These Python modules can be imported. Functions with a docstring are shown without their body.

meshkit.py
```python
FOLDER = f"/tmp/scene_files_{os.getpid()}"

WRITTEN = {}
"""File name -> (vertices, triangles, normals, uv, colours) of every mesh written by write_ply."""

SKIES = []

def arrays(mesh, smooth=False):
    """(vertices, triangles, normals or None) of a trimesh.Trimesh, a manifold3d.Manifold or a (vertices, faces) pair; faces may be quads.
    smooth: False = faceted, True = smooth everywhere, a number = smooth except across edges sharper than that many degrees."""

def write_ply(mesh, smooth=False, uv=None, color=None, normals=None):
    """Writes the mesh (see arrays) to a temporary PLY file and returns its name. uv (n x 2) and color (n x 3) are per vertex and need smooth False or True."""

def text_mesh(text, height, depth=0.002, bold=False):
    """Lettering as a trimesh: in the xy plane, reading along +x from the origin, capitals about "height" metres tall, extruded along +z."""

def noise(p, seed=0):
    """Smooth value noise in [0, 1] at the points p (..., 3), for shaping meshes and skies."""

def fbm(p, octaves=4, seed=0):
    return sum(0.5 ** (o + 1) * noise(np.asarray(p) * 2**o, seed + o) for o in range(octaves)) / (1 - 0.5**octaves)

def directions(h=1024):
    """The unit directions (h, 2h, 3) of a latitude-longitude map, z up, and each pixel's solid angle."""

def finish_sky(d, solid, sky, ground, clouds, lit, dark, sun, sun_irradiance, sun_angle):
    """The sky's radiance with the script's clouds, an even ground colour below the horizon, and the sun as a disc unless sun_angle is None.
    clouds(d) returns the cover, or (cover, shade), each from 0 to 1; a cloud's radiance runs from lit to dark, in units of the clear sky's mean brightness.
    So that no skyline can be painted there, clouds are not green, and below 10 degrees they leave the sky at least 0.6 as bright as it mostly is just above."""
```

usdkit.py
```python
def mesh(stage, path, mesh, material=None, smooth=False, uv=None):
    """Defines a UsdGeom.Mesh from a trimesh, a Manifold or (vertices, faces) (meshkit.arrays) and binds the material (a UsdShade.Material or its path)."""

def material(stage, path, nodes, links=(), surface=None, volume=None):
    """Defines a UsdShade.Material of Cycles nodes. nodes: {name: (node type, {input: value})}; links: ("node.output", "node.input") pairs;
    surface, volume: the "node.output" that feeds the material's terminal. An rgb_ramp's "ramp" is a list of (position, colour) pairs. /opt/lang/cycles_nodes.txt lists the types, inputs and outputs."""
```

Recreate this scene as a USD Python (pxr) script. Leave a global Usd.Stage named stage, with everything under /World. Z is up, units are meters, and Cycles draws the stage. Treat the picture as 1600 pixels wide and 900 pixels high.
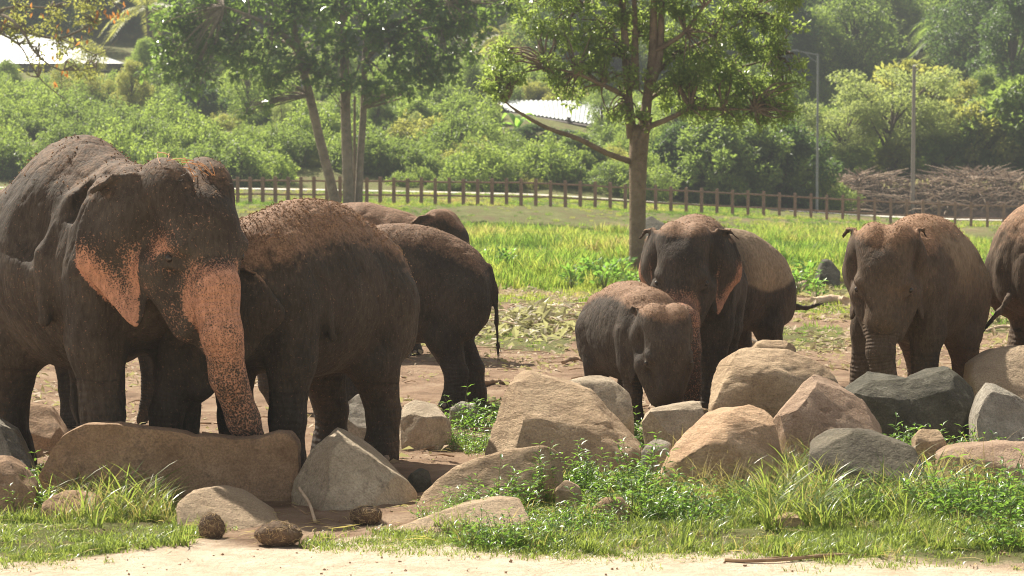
import math, random
import numpy as np, trimesh, manifold3d, shapely
from shapely.geometry import Polygon, Point
import scipy.sparse as sp
from scipy.interpolate import PchipInterpolator
from pxr import Usd, UsdGeom, UsdLux, UsdShade, Gf, Sdf, Vt
import usdkit, meshkit
from meshkit import noise, fbm

USE_HAZE = True
random.seed(7)
RNG = np.random.default_rng(7)
stage = Usd.Stage.CreateInMemory()
UsdGeom.SetStageUpAxis(stage, 'Z')
UsdGeom.SetStageMetersPerUnit(stage, 1.0)
WORLD = UsdGeom.Xform.Define(stage, '/World')
LOOKS = UsdGeom.Scope.Define(stage, '/World/Looks')

# ------------------------------------------------------------------ camera
FPX, CAM_Z, HORIZON = 4000.0, 2.27, 246.0
PITCH = math.atan((450 - HORIZON) / FPX)
FW = np.array([0, math.cos(PITCH), -math.sin(PITCH)])
UP = np.array([0, math.sin(PITCH), math.cos(PITCH)])
RT = np.array([1.0, 0, 0])
CAM = np.array([0, 0, CAM_Z])
cam = UsdGeom.Camera.Define(stage, '/World/camera')
cam.CreateHorizontalApertureAttr(36.0)
cam.CreateFocalLengthAttr(FPX * 36.0 / 1600)
cam.CreateFStopAttr(6.0)
cam.CreateFocusDistanceAttr(18.6)
cam.CreateExposureAttr(1.1)
cam.AddTransformOp().Set(Gf.Matrix4d(*RT, 0, *UP, 0, *(-FW), 0, *CAM, 1))

# ------------------------------------------------------------------ sky and sun
SUN_EL, SUN_AZ = math.radians(48), math.radians(-36)      # azimuth from +y towards +x: behind the elephants, to the left
SUN_DIR = np.array([math.sin(SUN_AZ) * math.cos(SUN_EL), math.cos(SUN_AZ) * math.cos(SUN_EL), math.sin(SUN_EL)])
sun = UsdLux.DistantLight.Define(stage, '/World/sun')
sun.CreateIntensityAttr(1.25)
sun.CreateNormalizeAttr(True)
sun.CreateAngleAttr(0.55)
sun.CreateColorAttr(Gf.Vec3f(1.0, 0.93, 0.80))
zax = SUN_DIR
xax = np.cross([0, 0, 1], zax); xax /= np.linalg.norm(xax)
yax = np.cross(zax, xax)
sun.AddTransformOp().Set(Gf.Matrix4d(*xax, 0, *yax, 0, *zax, 0, 0, 0, 50, 1))
sky = UsdLux.DomeLight.Define(stage, '/World/sky')
sky_mat = usdkit.material(stage, '/World/Looks/sky_look', {
    'hs': ('hsv', {'saturation': 0.55}), 'wm': ('mix_color', {'blend_type': 'multiply', 'fac': 1.0, 'b': (1.0, 0.91, 0.77), 'use_clamp': False}),
    's': ('sky_texture', {'sky_type': 'single_scattering', 'sun_disc': False, 'sun_elevation': SUN_EL,
                          'sun_rotation': math.atan2(SUN_DIR[0], SUN_DIR[1]), 'aerosol_density': 2.0}),
    'b': ('background_shader', {'strength': 0.07})}, [('s.color', 'hs.color'), ('hs.color', 'wm.a'), ('wm.result', 'b.color')], surface='b.background')
UsdShade.MaterialBindingAPI.Apply(sky.GetPrim()).Bind(sky_mat)


def ray(px, py):
    return RT * (px - 800) / FPX + UP * (-(py - 450) / FPX) + FW


def P(px, py, Y):
    d = ray(px, py)
    return CAM + d * (Y / d[1])


def proj(p):
    q = np.asarray(p, float) - CAM
    z = q @ FW
    return 800 + FPX * (q @ RT) / z, 450 - FPX * (q @ UP) / z


def sstep(x, a, b):
    t = np.clip((np.asarray(x, float) - a) / (b - a), 0, 1)
    return t * t * (3 - 2 * t)


# ------------------------------------------------------------------ terrain
FENCE_Y = PchipInterpolator([-400, -30, -9.86, .47, 6, 11.5, 18.6, 30, 400], [92, 92, 93, 93.5, 96, 100, 101.5, 103, 103])
PLATEAU = PchipInterpolator([-400, -30, -9.86, .47, 6, 11.5, 18.6, 30, 400], [.7, .68, .60, .50, .2, -.12, -.48, -.65, -.65])
FIELD_LOW = PchipInterpolator([-400, -12, 0, 8, 16, 30, 400], [-.15, -.15, -.1, -.35, -.85, -1.1, -1.1])


def fence_s(x, y):
    return np.asarray(y, float) - FENCE_Y(np.clip(x, -399, 399))


def terrain(x, y):
    x, y = np.asarray(x, float), np.asarray(y, float)
    p = np.stack([x, y, np.zeros_like(x)], -1)
    z = 0.05 * (fbm(p * 0.9, 3, 3) - 0.5) * sstep(y, 15.2, 17)
    z = z + 0.22 * (fbm(p * 0.22, 3, 5) - 0.5) * sstep(y, 24, 40)
    s = fence_s(x, y)
    xc = np.clip(x, -399, 399)
    far = FIELD_LOW(xc) * sstep(y, 32, 70)
    k = sstep(s, -7.5, -1.2)
    z = (z * (1 - .6 * k) + far) * (1 - k) + PLATEAU(xc) * k
    z = z + (.30 - .012 * np.clip(xc, -10, 15)) * sstep(s, 1, 5)
    z = z + 0.8 * sstep(s, 10, 18) + np.where(s > 14, 1, 0) * (0.10 * np.clip(s - 14, 0, 140) + 0.0005 * np.clip(s - 14, 0, 140) ** 2)
    return z


def G(px, py):
    """The ground point seen at a pixel."""
    d = ray(px, py)
    t = 5.0
    for _ in range(400):
        p = CAM + d * t
        h = p[2] - float(terrain(p[0], p[1]))
        if h < 0.002:
            break
        t += max(h / max(-d[2], 0.02) * 0.5, 0.01)
    return CAM + d * t


# ------------------------------------------------------------------ naming helpers
_count = {}


def numbered(path):
    n = _count.get(path, 0)
    _count[path] = n + 1
    return path if n == 0 else f'{path}_{n:03d}'


def tag(prim, label=None, category=None, group=None, kind=None):
    prim = prim.GetPrim() if hasattr(prim, 'GetPrim') else prim
    for k, v in (('label', label), ('category', category), ('group', group), ('kind', kind)):
        if v:
            prim.SetCustomDataByKey(k, v)
    return prim


def thing(name, label, category, loc=(0, 0, 0), rz=0, scale=1, group=None, kind=None):
    x = UsdGeom.Xform.Define(stage, numbered('/World/' + name))
    x.AddTranslateOp().Set(Gf.Vec3d(*map(float, loc)))
    x.AddRotateZOp().Set(float(rz))
    if np.ndim(scale) or scale != 1:
        x.AddScaleOp().Set(Gf.Vec3f(*map(float, np.broadcast_to(scale, 3))))
    tag(x, label, category, group, kind)
    return x


def part(name, mesh, mat, parent=None, smooth=False, mask=None, ring=None):
    base = str(parent.GetPath()) if parent is not None else '/World'
    m = usdkit.mesh(stage, numbered(f'{base}/{name}'), mesh, mat, smooth)
    for key, val in (('mask', mask), ('ring', ring)):
        if val is not None:
            api = UsdGeom.PrimvarsAPI(m)
            if np.ndim(val) == 2:
                api.CreatePrimvar(key, Sdf.ValueTypeNames.Color3fArray, 'vertex').Set(Vt.Vec3fArray.FromNumpy(np.asarray(val, np.float32)))
            else:
                api.CreatePrimvar(key, Sdf.ValueTypeNames.FloatArray, 'vertex').Set(Vt.FloatArray.FromNumpy(np.asarray(val, np.float32)))
    return m


def copy_of(root, name, label, loc, rz=0, scale=1, category=None, group=None):
    x = UsdGeom.Xform.Define(stage, numbered('/World/' + name))
    x.AddTranslateOp().Set(Gf.Vec3d(*map(float, loc)))
    x.AddRotateZOp().Set(float(rz))
    x.AddScaleOp().Set(Gf.Vec3f(*map(float, np.broadcast_to(scale, 3))))
    x.GetPrim().GetReferences().AddInternalReference(root.GetPath())
    x.GetPrim().SetInstanceable(True)
    tag(x, label, category, group)
    return x


# ------------------------------------------------------------------ materials
def M(name, nodes, links=(), surface='p.BSDF', **kw):
    return usdkit.material(stage, f'/World/Looks/{name}', nodes, links, surface=surface, **kw)


def skin(name, dark, light, dust, pink=(0.43, 0.215, 0.135)):
    nodes = {
        'tc': ('texture_coordinate', {}),
        'a': ('attribute', {'attribute': 'mask'}), 'sep': ('separate_color', {}),
        'rg': ('attribute', {'attribute': 'ring'}),
        'n1': ('noise_texture', {'scale': 2.2, 'detail': 6.0, 'roughness': 0.6}),
        'skin': ('rgb_ramp', {'ramp': [(0.3, dark), (0.72, light)]}),
        # freckled pink: dark spots where the pink thins out
        'v': ('voronoi_texture', {'scale': 78.0, 'randomness': 0.95}),
        'n2': ('noise_texture', {'scale': 9.0, 'detail': 4.0}),
        'nb': ('math', {'math_type': 'multiply_add', 'value2': 1.1, 'value3': 0.45}),
        'pk': ('math', {'math_type': 'multiply'}),
        'thr': ('math', {'math_type': 'multiply_add', 'value2': -0.95, 'value3': 1.02}),
        'df': ('math', {'math_type': 'subtract'}),
        'pm': ('map_range', {'from_min': -0.22, 'from_max': 0.28, 'clamp': True}),
        'c1': ('mix_color', {'b': pink}),
        # soil thrown over the back
        'n3': ('noise_texture', {'scale': 16.0, 'detail': 7.0, 'roughness': 0.72}),
        'dsum': ('math', {'math_type': 'multiply_add', 'value2': 0.9, 'value3': -0.45}),
        'dadd': ('math', {'math_type': 'add'}),
        'dm': ('map_range', {'from_min': 0.25, 'from_max': 0.75, 'clamp': True}),
        'n4': ('noise_texture', {'scale': 60.0, 'detail': 3.0}),
        'dcol': ('rgb_ramp', {'ramp': [(0.3, tuple(0.55 * c for c in dust)), (0.7, tuple(1.2 * c for c in dust))]}),
        'c2': ('mix_color', {}),
        # dried pale dust / wet dark
        'c3': ('mix_color', {'b': (0.33, 0.24, 0.15)}),
        # wrinkles
        'mp': ('mapping', {'mapping_type': 'point', 'scale': (1.0, 1.0, 0.34)}),
        'w1': ('voronoi_texture', {'feature': 'distance_to_edge', 'scale': 26.0}),
        'w1r': ('map_range', {'from_min': 0.0, 'from_max': 0.22, 'to_max': 0.22, 'clamp': True}),
        'w2': ('noise_texture', {'scale': 40.0, 'detail': 5.0, 'roughness': 0.62, 'distortion': 0.4}),
        'wd': ('noise_texture', {'scale': 5.0, 'detail': 3.0}),
        'wsum': ('math', {'math_type': 'multiply_add', 'value2': 0.85}),
        'rn': ('math', {'math_type': 'multiply', 'value2': 150.0}),
        'rs': ('math', {'math_type': 'sine'}),
        'rg0': ('math', {'math_type': 'greater_than', 'value2': 0.02}),
        'rmul': ('math', {'math_type': 'multiply'}),
        'rsum': ('math', {'math_type': 'multiply_add', 'value2': 0.35}),
        'wx': ('mix_vector', {'fac': 0.06}),
        'bp': ('bump', {'strength': 0.62, 'distance': 0.010}),
        'wr': ('rgb_ramp', {'ramp': [(0.32, (.66, .66, .66)), (0.66, (1.25, 1.25, 1.25))]}),
        'cm': ('mix_color', {'blend_type': 'multiply', 'fac': 1.0, 'use_clamp': False}),
        'p': ('principled_bsdf', {'roughness': 0.8, 'specular_ior_level': 0.18}),
    }
    L = [('tc.object', 'n1.vector'), ('tc.object', 'v.vector'), ('tc.object', 'n2.vector'), ('tc.object', 'n3.vector'), ('tc.object', 'n4.vector'),
         ('a.color', 'sep.color'), ('n1.fac', 'skin.fac'),
         ('n2.fac', 'nb.value1'), ('sep.r', 'pk.value1'), ('nb.value', 'pk.value2'), ('pk.value', 'thr.value1'),
         ('v.distance', 'df.value1'), ('thr.value', 'df.value2'), ('df.value', 'pm.value'),
         ('skin.color', 'c1.a'), ('pm.result', 'c1.fac'),
         ('n3.fac', 'dsum.value1'), ('sep.g', 'dadd.value1'), ('dsum.value', 'dadd.value2'), ('dadd.value', 'dm.value'),
         ('n4.fac', 'dcol.fac'), ('c1.result', 'c2.a'), ('dcol.color', 'c2.b'), ('dm.result', 'c2.fac'),
         ('c2.result', 'c3.a'), ('sep.b', 'c3.fac'),
         ('tc.object', 'wd.vector'), ('tc.object', 'wx.a'), ('wd.color', 'wx.b'), ('wx.result', 'mp.vector'),
         ('mp.vector', 'w1.vector'), ('w1.distance', 'w1r.value'), ('mp.vector', 'w2.vector'),
         ('w2.fac', 'wsum.value1'), ('w1r.result', 'wsum.value3'),
         ('rg.fac', 'rn.value1'), ('rn.value', 'rs.value1'), ('rg.fac', 'rg0.value1'), ('rs.value', 'rmul.value1'), ('rg0.value', 'rmul.value2'),
         ('rmul.value', 'rsum.value1'), ('wsum.value', 'rsum.value3'), ('rsum.value', 'bp.height'),
         ('w2.fac', 'wr.fac'), ('c3.result', 'cm.a'), ('wr.color', 'cm.b'), ('cm.result', 'p.base_color'), ('bp.normal', 'p.normal')]
    return M(name, nodes, L)


SKIN_GREY = skin('grey_skin', (0.034, 0.0255, 0.019), (0.078, 0.060, 0.045), (0.26, 0.155, 0.095))
SKIN_DARK = skin('dark_skin', (0.029, 0.022, 0.0165), (0.063, 0.0485, 0.0365), (0.24, 0.14, 0.085))
SKIN_BROWN = skin('brown_dusty_skin', (0.052, 0.036, 0.024), (0.115, 0.078, 0.050), (0.27, 0.155, 0.09))


def plain(name, color, rough=0.6, spec=0.4, bump=None, vary=None):
    nodes = {'tc': ('texture_coordinate', {}), 'p': ('principled_bsdf', {'base_color': color, 'roughness': rough, 'specular_ior_level': spec})}
    L = []
    if vary:
        nodes['n'] = ('noise_texture', {'scale': vary[0], 'detail': 5.0, 'roughness': 0.65})
        nodes['r'] = ('rgb_ramp', {'ramp': [(0.3, tuple(c * (1 - vary[1]) for c in color)), (0.7, tuple(c * (1 + vary[1]) for c in color))]})
        L += [('tc.object', 'n.vector'), ('n.fac', 'r.fac'), ('r.color', 'p.base_color')]
    if bump:
        nodes['bn'] = ('noise_texture', {'scale': bump[0], 'detail': 5.0})
        nodes['b'] = ('bump', {'strength': 0.8, 'distance': bump[1]})
        L += [('tc.object', 'bn.vector'), ('bn.fac', 'b.height'), ('b.normal', 'p.normal')]
    return M(name, nodes, L)


EYE = plain('eye_look', (0.02, 0.012, 0.008), 0.12, 0.6)
HAIR = plain('hair_look', (0.05, 0.035, 0.025), 0.5)
DIRT = plain('dirt_crumbs', (0.27, 0.165, 0.10), 0.9, 0.1, vary=(9, 0.4))
NAIL = plain('toenail_look', (0.22, 0.17, 0.13), 0.5)


# ------------------------------------------------------------------ distance fields
class Field:
    def __init__(s, lo, hi, h):
        s.lo, s.h = np.array(lo, float), h
        s.n = np.ceil((np.array(hi) - s.lo) / h).astype(int) + 1
        s.D = np.full(s.n, 0.4, np.float32)
        s.ax = [(s.lo[i] + h * np.arange(s.n[i])).astype(np.float32) for i in range(3)]

    def add(s, fn, lo, hi, k, cut=False):
        i0 = np.clip(np.floor((np.array(lo) - k - 0.06 - s.lo) / s.h).astype(int), 0, s.n)
        i1 = np.clip(np.ceil((np.array(hi) + k + 0.06 - s.lo) / s.h).astype(int) + 1, 0, s.n)
        if np.any(i1 - i0 < 1):
            return
        sl = tuple(slice(a, b) for a, b in zip(i0, i1))
        X, Y, Z = s.ax[0][sl[0], None, None], s.ax[1][None, sl[1], None], s.ax[2][None, None, sl[2]]
        d = fn(X, Y, Z).astype(np.float32)
        D = s.D[sl]
        if cut:
            d = -d
            hh = np.maximum(k - np.abs(D - d), 0) / k
            s.D[sl] = np.maximum(D, d) + hh * hh * (k / 4)
        else:
            hh = np.maximum(k - np.abs(D - d), 0) / k
            s.D[sl] = np.minimum(D, d) - hh * hh * (k / 4)

    def cone(s, a, b, ra, rb, k=0.1, flat=None):
        a, b = np.array(a, float), np.array(b, float)
        ba = b - a
        L2 = max(ba @ ba, 1e-9)

        def fn(X, Y, Z):
            x, y, z = X - a[0], Y - a[1], Z - a[2]
            t = np.clip((x * ba[0] + y * ba[1] + z * ba[2]) / L2, 0, 1)
            dx, dy, dz = x - t * ba[0], y - t * ba[1], z - t * ba[2]
            q = dx * dx + dy * dy + dz * dz
            if flat is not None:                            # (axis, factor): thinner along that axis
                ax, f = flat
                e = dx * ax[0] + dy * ax[1] + dz * ax[2]
                q = q + e * e * (1 / (f * f) - 1)
            return np.sqrt(q) - (ra + (rb - ra) * t)
        s.add(fn, np.minimum(a - ra, b - rb), np.maximum(a + ra, b + rb), k)

    def ell(s, c, r, R=None, k=0.1, cut=False):
        c, r = np.array(c, float), np.array(r, float)
        R = np.eye(3) if R is None else np.asarray(R, float)  # columns: the ellipsoid's axes

        def fn(X, Y, Z):
            x, y, z = X - c[0], Y - c[1], Z - c[2]
            u, v, w = (x * R[0, i] + y * R[1, i] + z * R[2, i] for i in range(3))
            u, v, w = u / r[0], v / r[1], w / r[2]
            q = np.sqrt(u * u + v * v + w * w)
            g = np.sqrt((u / r[0]) ** 2 + (v / r[1]) ** 2 + (w / r[2]) ** 2)
            return np.where(g > 1e-6, q * (q - 1) / np.maximum(g, 1e-6), -r.min())
        m = np.abs(R) @ r
        s.add(fn, c - m, c + m, k, cut)

    def surface(s):
        D, n = s.D, s.n
        ins = D < 0
        c = [np.array([i, j, k]) for i in (0, 1) for j in (0, 1) for k in (0, 1)]
        cnt = np.zeros(n - 1, np.int8)
        for o in c:
            cnt += ins[o[0]:n[0] - 1 + o[0], o[1]:n[1] - 1 + o[1], o[2]:n[2] - 1 + o[2]]
        act = (cnt > 0) & (cnt < 8)
        idx = np.argwhere(act)
        vid = np.full(n - 1, -1, np.int64)
        vid[act] = np.arange(len(idx))
        acc, num = np.zeros((len(idx), 3)), np.zeros(len(idx))
        for o in c:
            for e in range(3):
                if o[e] == 0:
                    o2 = o.copy(); o2[e] = 1
                    va, vb = D[tuple((idx + o).T)], D[tuple((idx + o2).T)]
                    x = (va < 0) != (vb < 0)
                    t = np.where(x, va / np.where(x, va - vb, 1), 0)
                    p = np.repeat(o[None].astype(float), len(idx), 0)
                    p[:, e] += t
                    acc += p * x[:, None]
                    num += x
        v = s.lo + s.h * (idx + acc / num[:, None])
        quads = []
        for e in range(3):
            a, b = (e + 1) % 3, (e + 2) % 3
            A = [slice(1, n[i] - 1) for i in range(3)]; A[e] = slice(0, n[e] - 1)
            B = list(A); B[e] = slice(1, n[e])
            ia, ib = ins[tuple(A)], ins[tuple(B)]
            q = np.argwhere(ia != ib)
            flip = ib[tuple(q.T)]
            off = np.ones(3, int); off[e] = 0
            q = q + off
            da, db = np.eye(3, dtype=int)[a], np.eye(3, dtype=int)[b]
            f = np.stack([vid[tuple((q - da - db).T)], vid[tuple((q - db).T)], vid[tuple(q.T)], vid[tuple((q - da).T)]], 1)
            f[flip] = f[flip][:, ::-1]
            quads.append(f)
        f = np.vstack(quads)
        return v, np.vstack([f[:, [0, 1, 2]], f[:, [0, 2, 3]]])


def relax(v, f, n=2, lam=0.5):
    e = np.vstack([f[:, [0, 1]], f[:, [1, 2]], f[:, [2, 0]]])
    A = sp.coo_matrix((np.ones(len(e) * 2), (np.r_[e[:, 0], e[:, 1]], np.r_[e[:, 1], e[:, 0]])), shape=(len(v), len(v))).tocsr()
    A.data[:] = 1
    deg = np.maximum(np.asarray(A.sum(1)).ravel(), 1)
    for i in range(n):
        v = v + lam * (A @ v / deg[:, None] - v)
        v = v - lam * 0.9 * (A @ v / deg[:, None] - v)
    return v


def normals(v, f):
    n = np.zeros_like(v)
    fn = np.cross(v[f[:, 1]] - v[f[:, 0]], v[f[:, 2]] - v[f[:, 0]])
    for k in range(3):
        for c in range(3):
            n[:, c] += np.bincount(f[:, k], fn[:, c], len(v))
    return n / np.maximum(np.linalg.norm(n, axis=1, keepdims=True), 1e-12)


def rotz(d):
    c, s_ = math.cos(math.radians(d)), math.sin(math.radians(d))
    return np.array([[c, -s_, 0], [s_, c, 0], [0, 0, 1.0]])


def roty(d):                                               # positive d turns +x down
    c, s_ = math.cos(math.radians(d)), math.sin(math.radians(d))
    return np.array([[c, 0, s_], [0, 1, 0], [-s_, 0, c]])


def rotx(d):
    c, s_ = math.cos(math.radians(d)), math.sin(math.radians(d))
    return np.array([[1, 0, 0], [0, c, -s_], [0, s_, c]])


# ------------------------------------------------------------------ elephants
TORSO = [(-1.30, 1.52, 1.42, 0.02), (-1.24, 1.82, 1.12, .24), (-1.05, 2.07, .96, .42), (-.8, 2.22, .88, .50), (-.4, 2.36, .82, .565), (0, 2.39, .80, .58),
         (.4, 2.31, .86, .53), (.7, 2.20, .96, .44), (.95, 2.05, 1.10, .34), (1.15, 1.85, 1.3, .2), (1.22, 1.62, 1.5, .02)]
EAR = [(-.06, .40), (.10, .43), (.26, .40), (.38, .31), (.44, .13), (.45, -.08), (.36, -.2), (.22, -.33), (.10, -.44), (.02, -.5), (-.05, -.3)]


def seg_dist(poly, U, V):
    """Signed distance to a 2-D polygon."""
    poly = np.asarray(poly, np.float32)
    d = np.full(U.shape, 1e9, np.float32)
    inside = np.zeros(U.shape, bool)
    for (x0, y0), (x1, y1) in zip(poly, np.roll(poly, -1, 0)):
        ex, ey = x1 - x0, y1 - y0
        wx, wy = U - x0, V - y0
        t = np.clip((wx * ex + wy * ey) / (ex * ex + ey * ey + 1e-12), 0, 1)
        d = np.minimum(d, (wx - t * ex) ** 2 + (wy - t * ey) ** 2)
        c = (y0 > V) != (y1 > V)
        if y1 != y0:
            inside ^= c & (U < ex * (V - y0) / (y1 - y0) + x0)
    d = np.sqrt(d)
    return np.where(inside, -d, d)


def smooth_poly(p, n=2):
    p = np.asarray(p, float)
    for _ in range(n):
        q = np.roll(p, -1, 0)
        p = np.stack([0.75 * p + 0.25 * q, 0.25 * p + 0.75 * q], 1).reshape(-1, 2)
    return p


def elephant(name, label, loc, yaw, scale, mat, res=0.025, torso=TORSO, neck=(1.02, 0, 1.74), head_yaw=0, head_pitch=8, head_scale=1.0,
             legs=None, trunk=None, trunk_r=None, ears=((50, 0), (50, 0)), ear_poly=(EAR, EAR), ear_z=.04, dome=(.125, .19, .10), tail=None, tail_px=None, spine=0.0, extra=None,
             dust=(0.5, 0.62), dust_lo=1.0, pink=None, tan=None, crumbs=0, hairs=0, nails=(), eyes=True, hollow=0.0, fuzz=0):
    """A whole elephant in its own frame: x forward, y to its left, z up, for a back 2.39 m high."""
    loc = np.array([loc[0], loc[1], float(terrain(loc[0], loc[1]))])
    Rw = rotz(yaw)
    to_local = lambda w: (Rw.T @ (np.asarray(w, float) - loc)) / scale
    Fl = None
    # trunk and head frames
    H = rotz(head_yaw) @ roty(head_pitch)
    J = np.array(neck, float)
    hs = head_scale
    hp = lambda *q: J + H @ (np.array(q, float) * hs)
    tb = hp(.60, 0, -.34)
    if trunk is None:
        trunk = [tb + np.array(q) for q in ((.10 , 0, -.35), (.12, 0, -.75), (.08, 0, -1.05), (.0, 0, -1.25))]
        hy = rotz(head_yaw)
        trunk = [tb + hy @ (t - tb) for t in trunk]
    else:
        trunk = [to_local(P(*t)) for t in trunk]
    tp = [tb] + list(trunk)
    tr = trunk_r or np.linspace(.165, .085, len(tp))
    allp = np.array(tp + [hp(.1, .8, .0), hp(.1, -.8, 0), hp(.75, 0, .7)])
    lo = np.minimum(allp.min(0) - .25, [-1.5, -.75, -.03])
    hi = np.maximum(allp.max(0) + .25, [1.35, .75, 2.62])
    lo[2] = -.06
    F = Field(lo, hi, res / scale if False else res)
    # torso: lofted from its outline
    T = np.array(torso)
    ft, fb, fw = (PchipInterpolator(T[:, 0], T[:, i]) for i in (1, 2, 3))
    xs = F.ax[0]
    xc = np.clip(xs, T[0, 0], T[-1, 0])
    top, bot, wid = ft(xc), fb(xc), fw(xc)
    zc, hz = (0.46 * top + 0.54 * bot), None

    def body(X, Y, Z):
        i0 = int(round((float(X.ravel()[0]) - F.lo[0]) / F.h))
        sl = slice(i0, i0 + X.shape[0])
        c = zc[sl, None, None]; w = wid[sl, None, None]
        up = (top[sl] - zc[sl])[:, None, None]; dn = (zc[sl] - bot[sl])[:, None, None]
        zz = Z - c
        h = np.where(zz > 0, up, dn)
        if spine:
            w = w * (1 - spine * np.clip(zz / np.maximum(up, 1e-3), 0, 1) ** 1.5)
        u, v = np.abs(Y) / w, zz / h
        q = np.sqrt(u * u + v * v) + 1e-6
        g = np.sqrt((u / w) ** 2 + (v / h) ** 2)
        d = q * (q - 1) / np.maximum(g, 1e-3)
        over = np.maximum(np.maximum(X - T[-1, 0], T[0, 0] - X), 0)
        return np.where(over > 0, np.hypot(np.maximum(d, 0), over), np.maximum(d, -.4))
    F.add(body, [T[0, 0], -T[:, 3].max(), T[:, 2].min()], [T[-1, 0], T[:, 3].max(), T[:, 1].max()], .05)
    # shoulders and haunches
    for s_ in (1, -1):
        F.ell((.58, s_ * .37, 1.46), (.25, .15, .66), rotx(s_ * 7) @ roty(-8), k=.045)
        F.ell((-.86, s_ * .31, 1.48), (.38, .22, .60), rotx(s_ * 7) @ roty(12), k=.10)
        if hollow:
            F.ell((.14, s_ * (.60), 1.88), (.26, .12, .30), None, k=.12, cut=True)
    LG = {'fl': [(.62, .32, 1.5, .25), (.60, .33, 1.02, .205), (.63, .31, .52, .150), (.65, .31, .16, .155), (.67, .31, .05, .180)],
          'hl': [(-.84, .27, 1.45, .33), (-.66, .31, .92, .235), (-.83, .30, .46, .150), (-.80, .30, .16, .150), (-.77, .30, .05, .175)]}
    LG['fr'] = [(x, -y, z, r) for x, y, z, r in LG['fl']]
    LG['hr'] = [(x, -y, z, r) for x, y, z, r in LG['hl']]
    for key, (dx, dy) in (legs or {}).items():             # swing a leg: its foot moves by dx, dy
        z0 = LG[key][0][2]
        LG[key] = [(x + dx * (1 - z / z0), y + dy * (1 - z / z0), z, r) for x, y, z, r in LG[key]]
    for pts in LG.values():
        for a, b in zip(pts, pts[1:]):
            F.cone(a[:3], b[:3], a[3], b[3], k=.11 if a[2] > 1.2 else .07)
    # neck, head
    F.cone((.62, 0, 1.74), J + H @ np.array([.08, 0, -.02]), .46, .36 * hs, k=.16)
    Rh = H
    F.ell(hp(.25, 0, .05), np.array((.37, .295, .41)) * hs, Rh, k=.12)
    for s_ in (1, -1):
        F.ell(hp(.20, s_ * dome[0], .30), np.array((.29, dome[1], .265)) * hs, Rh, k=dome[2])
        F.cone(hp(.40, s_ * .10, .22), hp(.52, s_ * .13, -.02), .13 * hs, .09 * hs, k=.08)
        F.cone(hp(.28, s_ * .17, -.16), hp(.46, s_ * .09, -.50), .19 * hs, .12 * hs, k=.09)
        F.ell(hp(.28, s_ * .355, .13), np.array((.16, .085, .19)) * hs, Rh, k=.07, cut=True)         # temple hollow
        F.ell(hp(.585, s_ * .230, -.14), np.array((.150, .095, .120)) * hs, Rh, k=.04, cut=True)       # eye socket
        F.ell(hp(.495, s_ * .205, .035), np.array((.125, .086, .070)) * hs, Rh @ roty(25), k=.03)      # brow
        F.ell(hp(.465, s_ * .240, -.065), np.array((.060, .042, .034)) * hs, Rh, k=.025)               # eyelids
        F.cone(hp(.43, s_ * .262, -.115), hp(.53, s_ * .225, -.115), .018 * hs, .015 * hs, k=.025)     # fold under the eye
    F.cone(hp(.44, 0, .12), hp(.60, 0, -.34), .215 * hs, .165 * hs, k=.10)
    F.cone(hp(.42, 0, -.50), hp(.56, 0, -.64), .12 * hs, .055 * hs, k=.06)                            # lower lip
    for i in range(len(tp) - 1):
        F.cone(tp[i], tp[i + 1], tr[i], tr[i + 1], k=.05)
    # ears: curved sheets hinged on the head
    ear_frames = []
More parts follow.
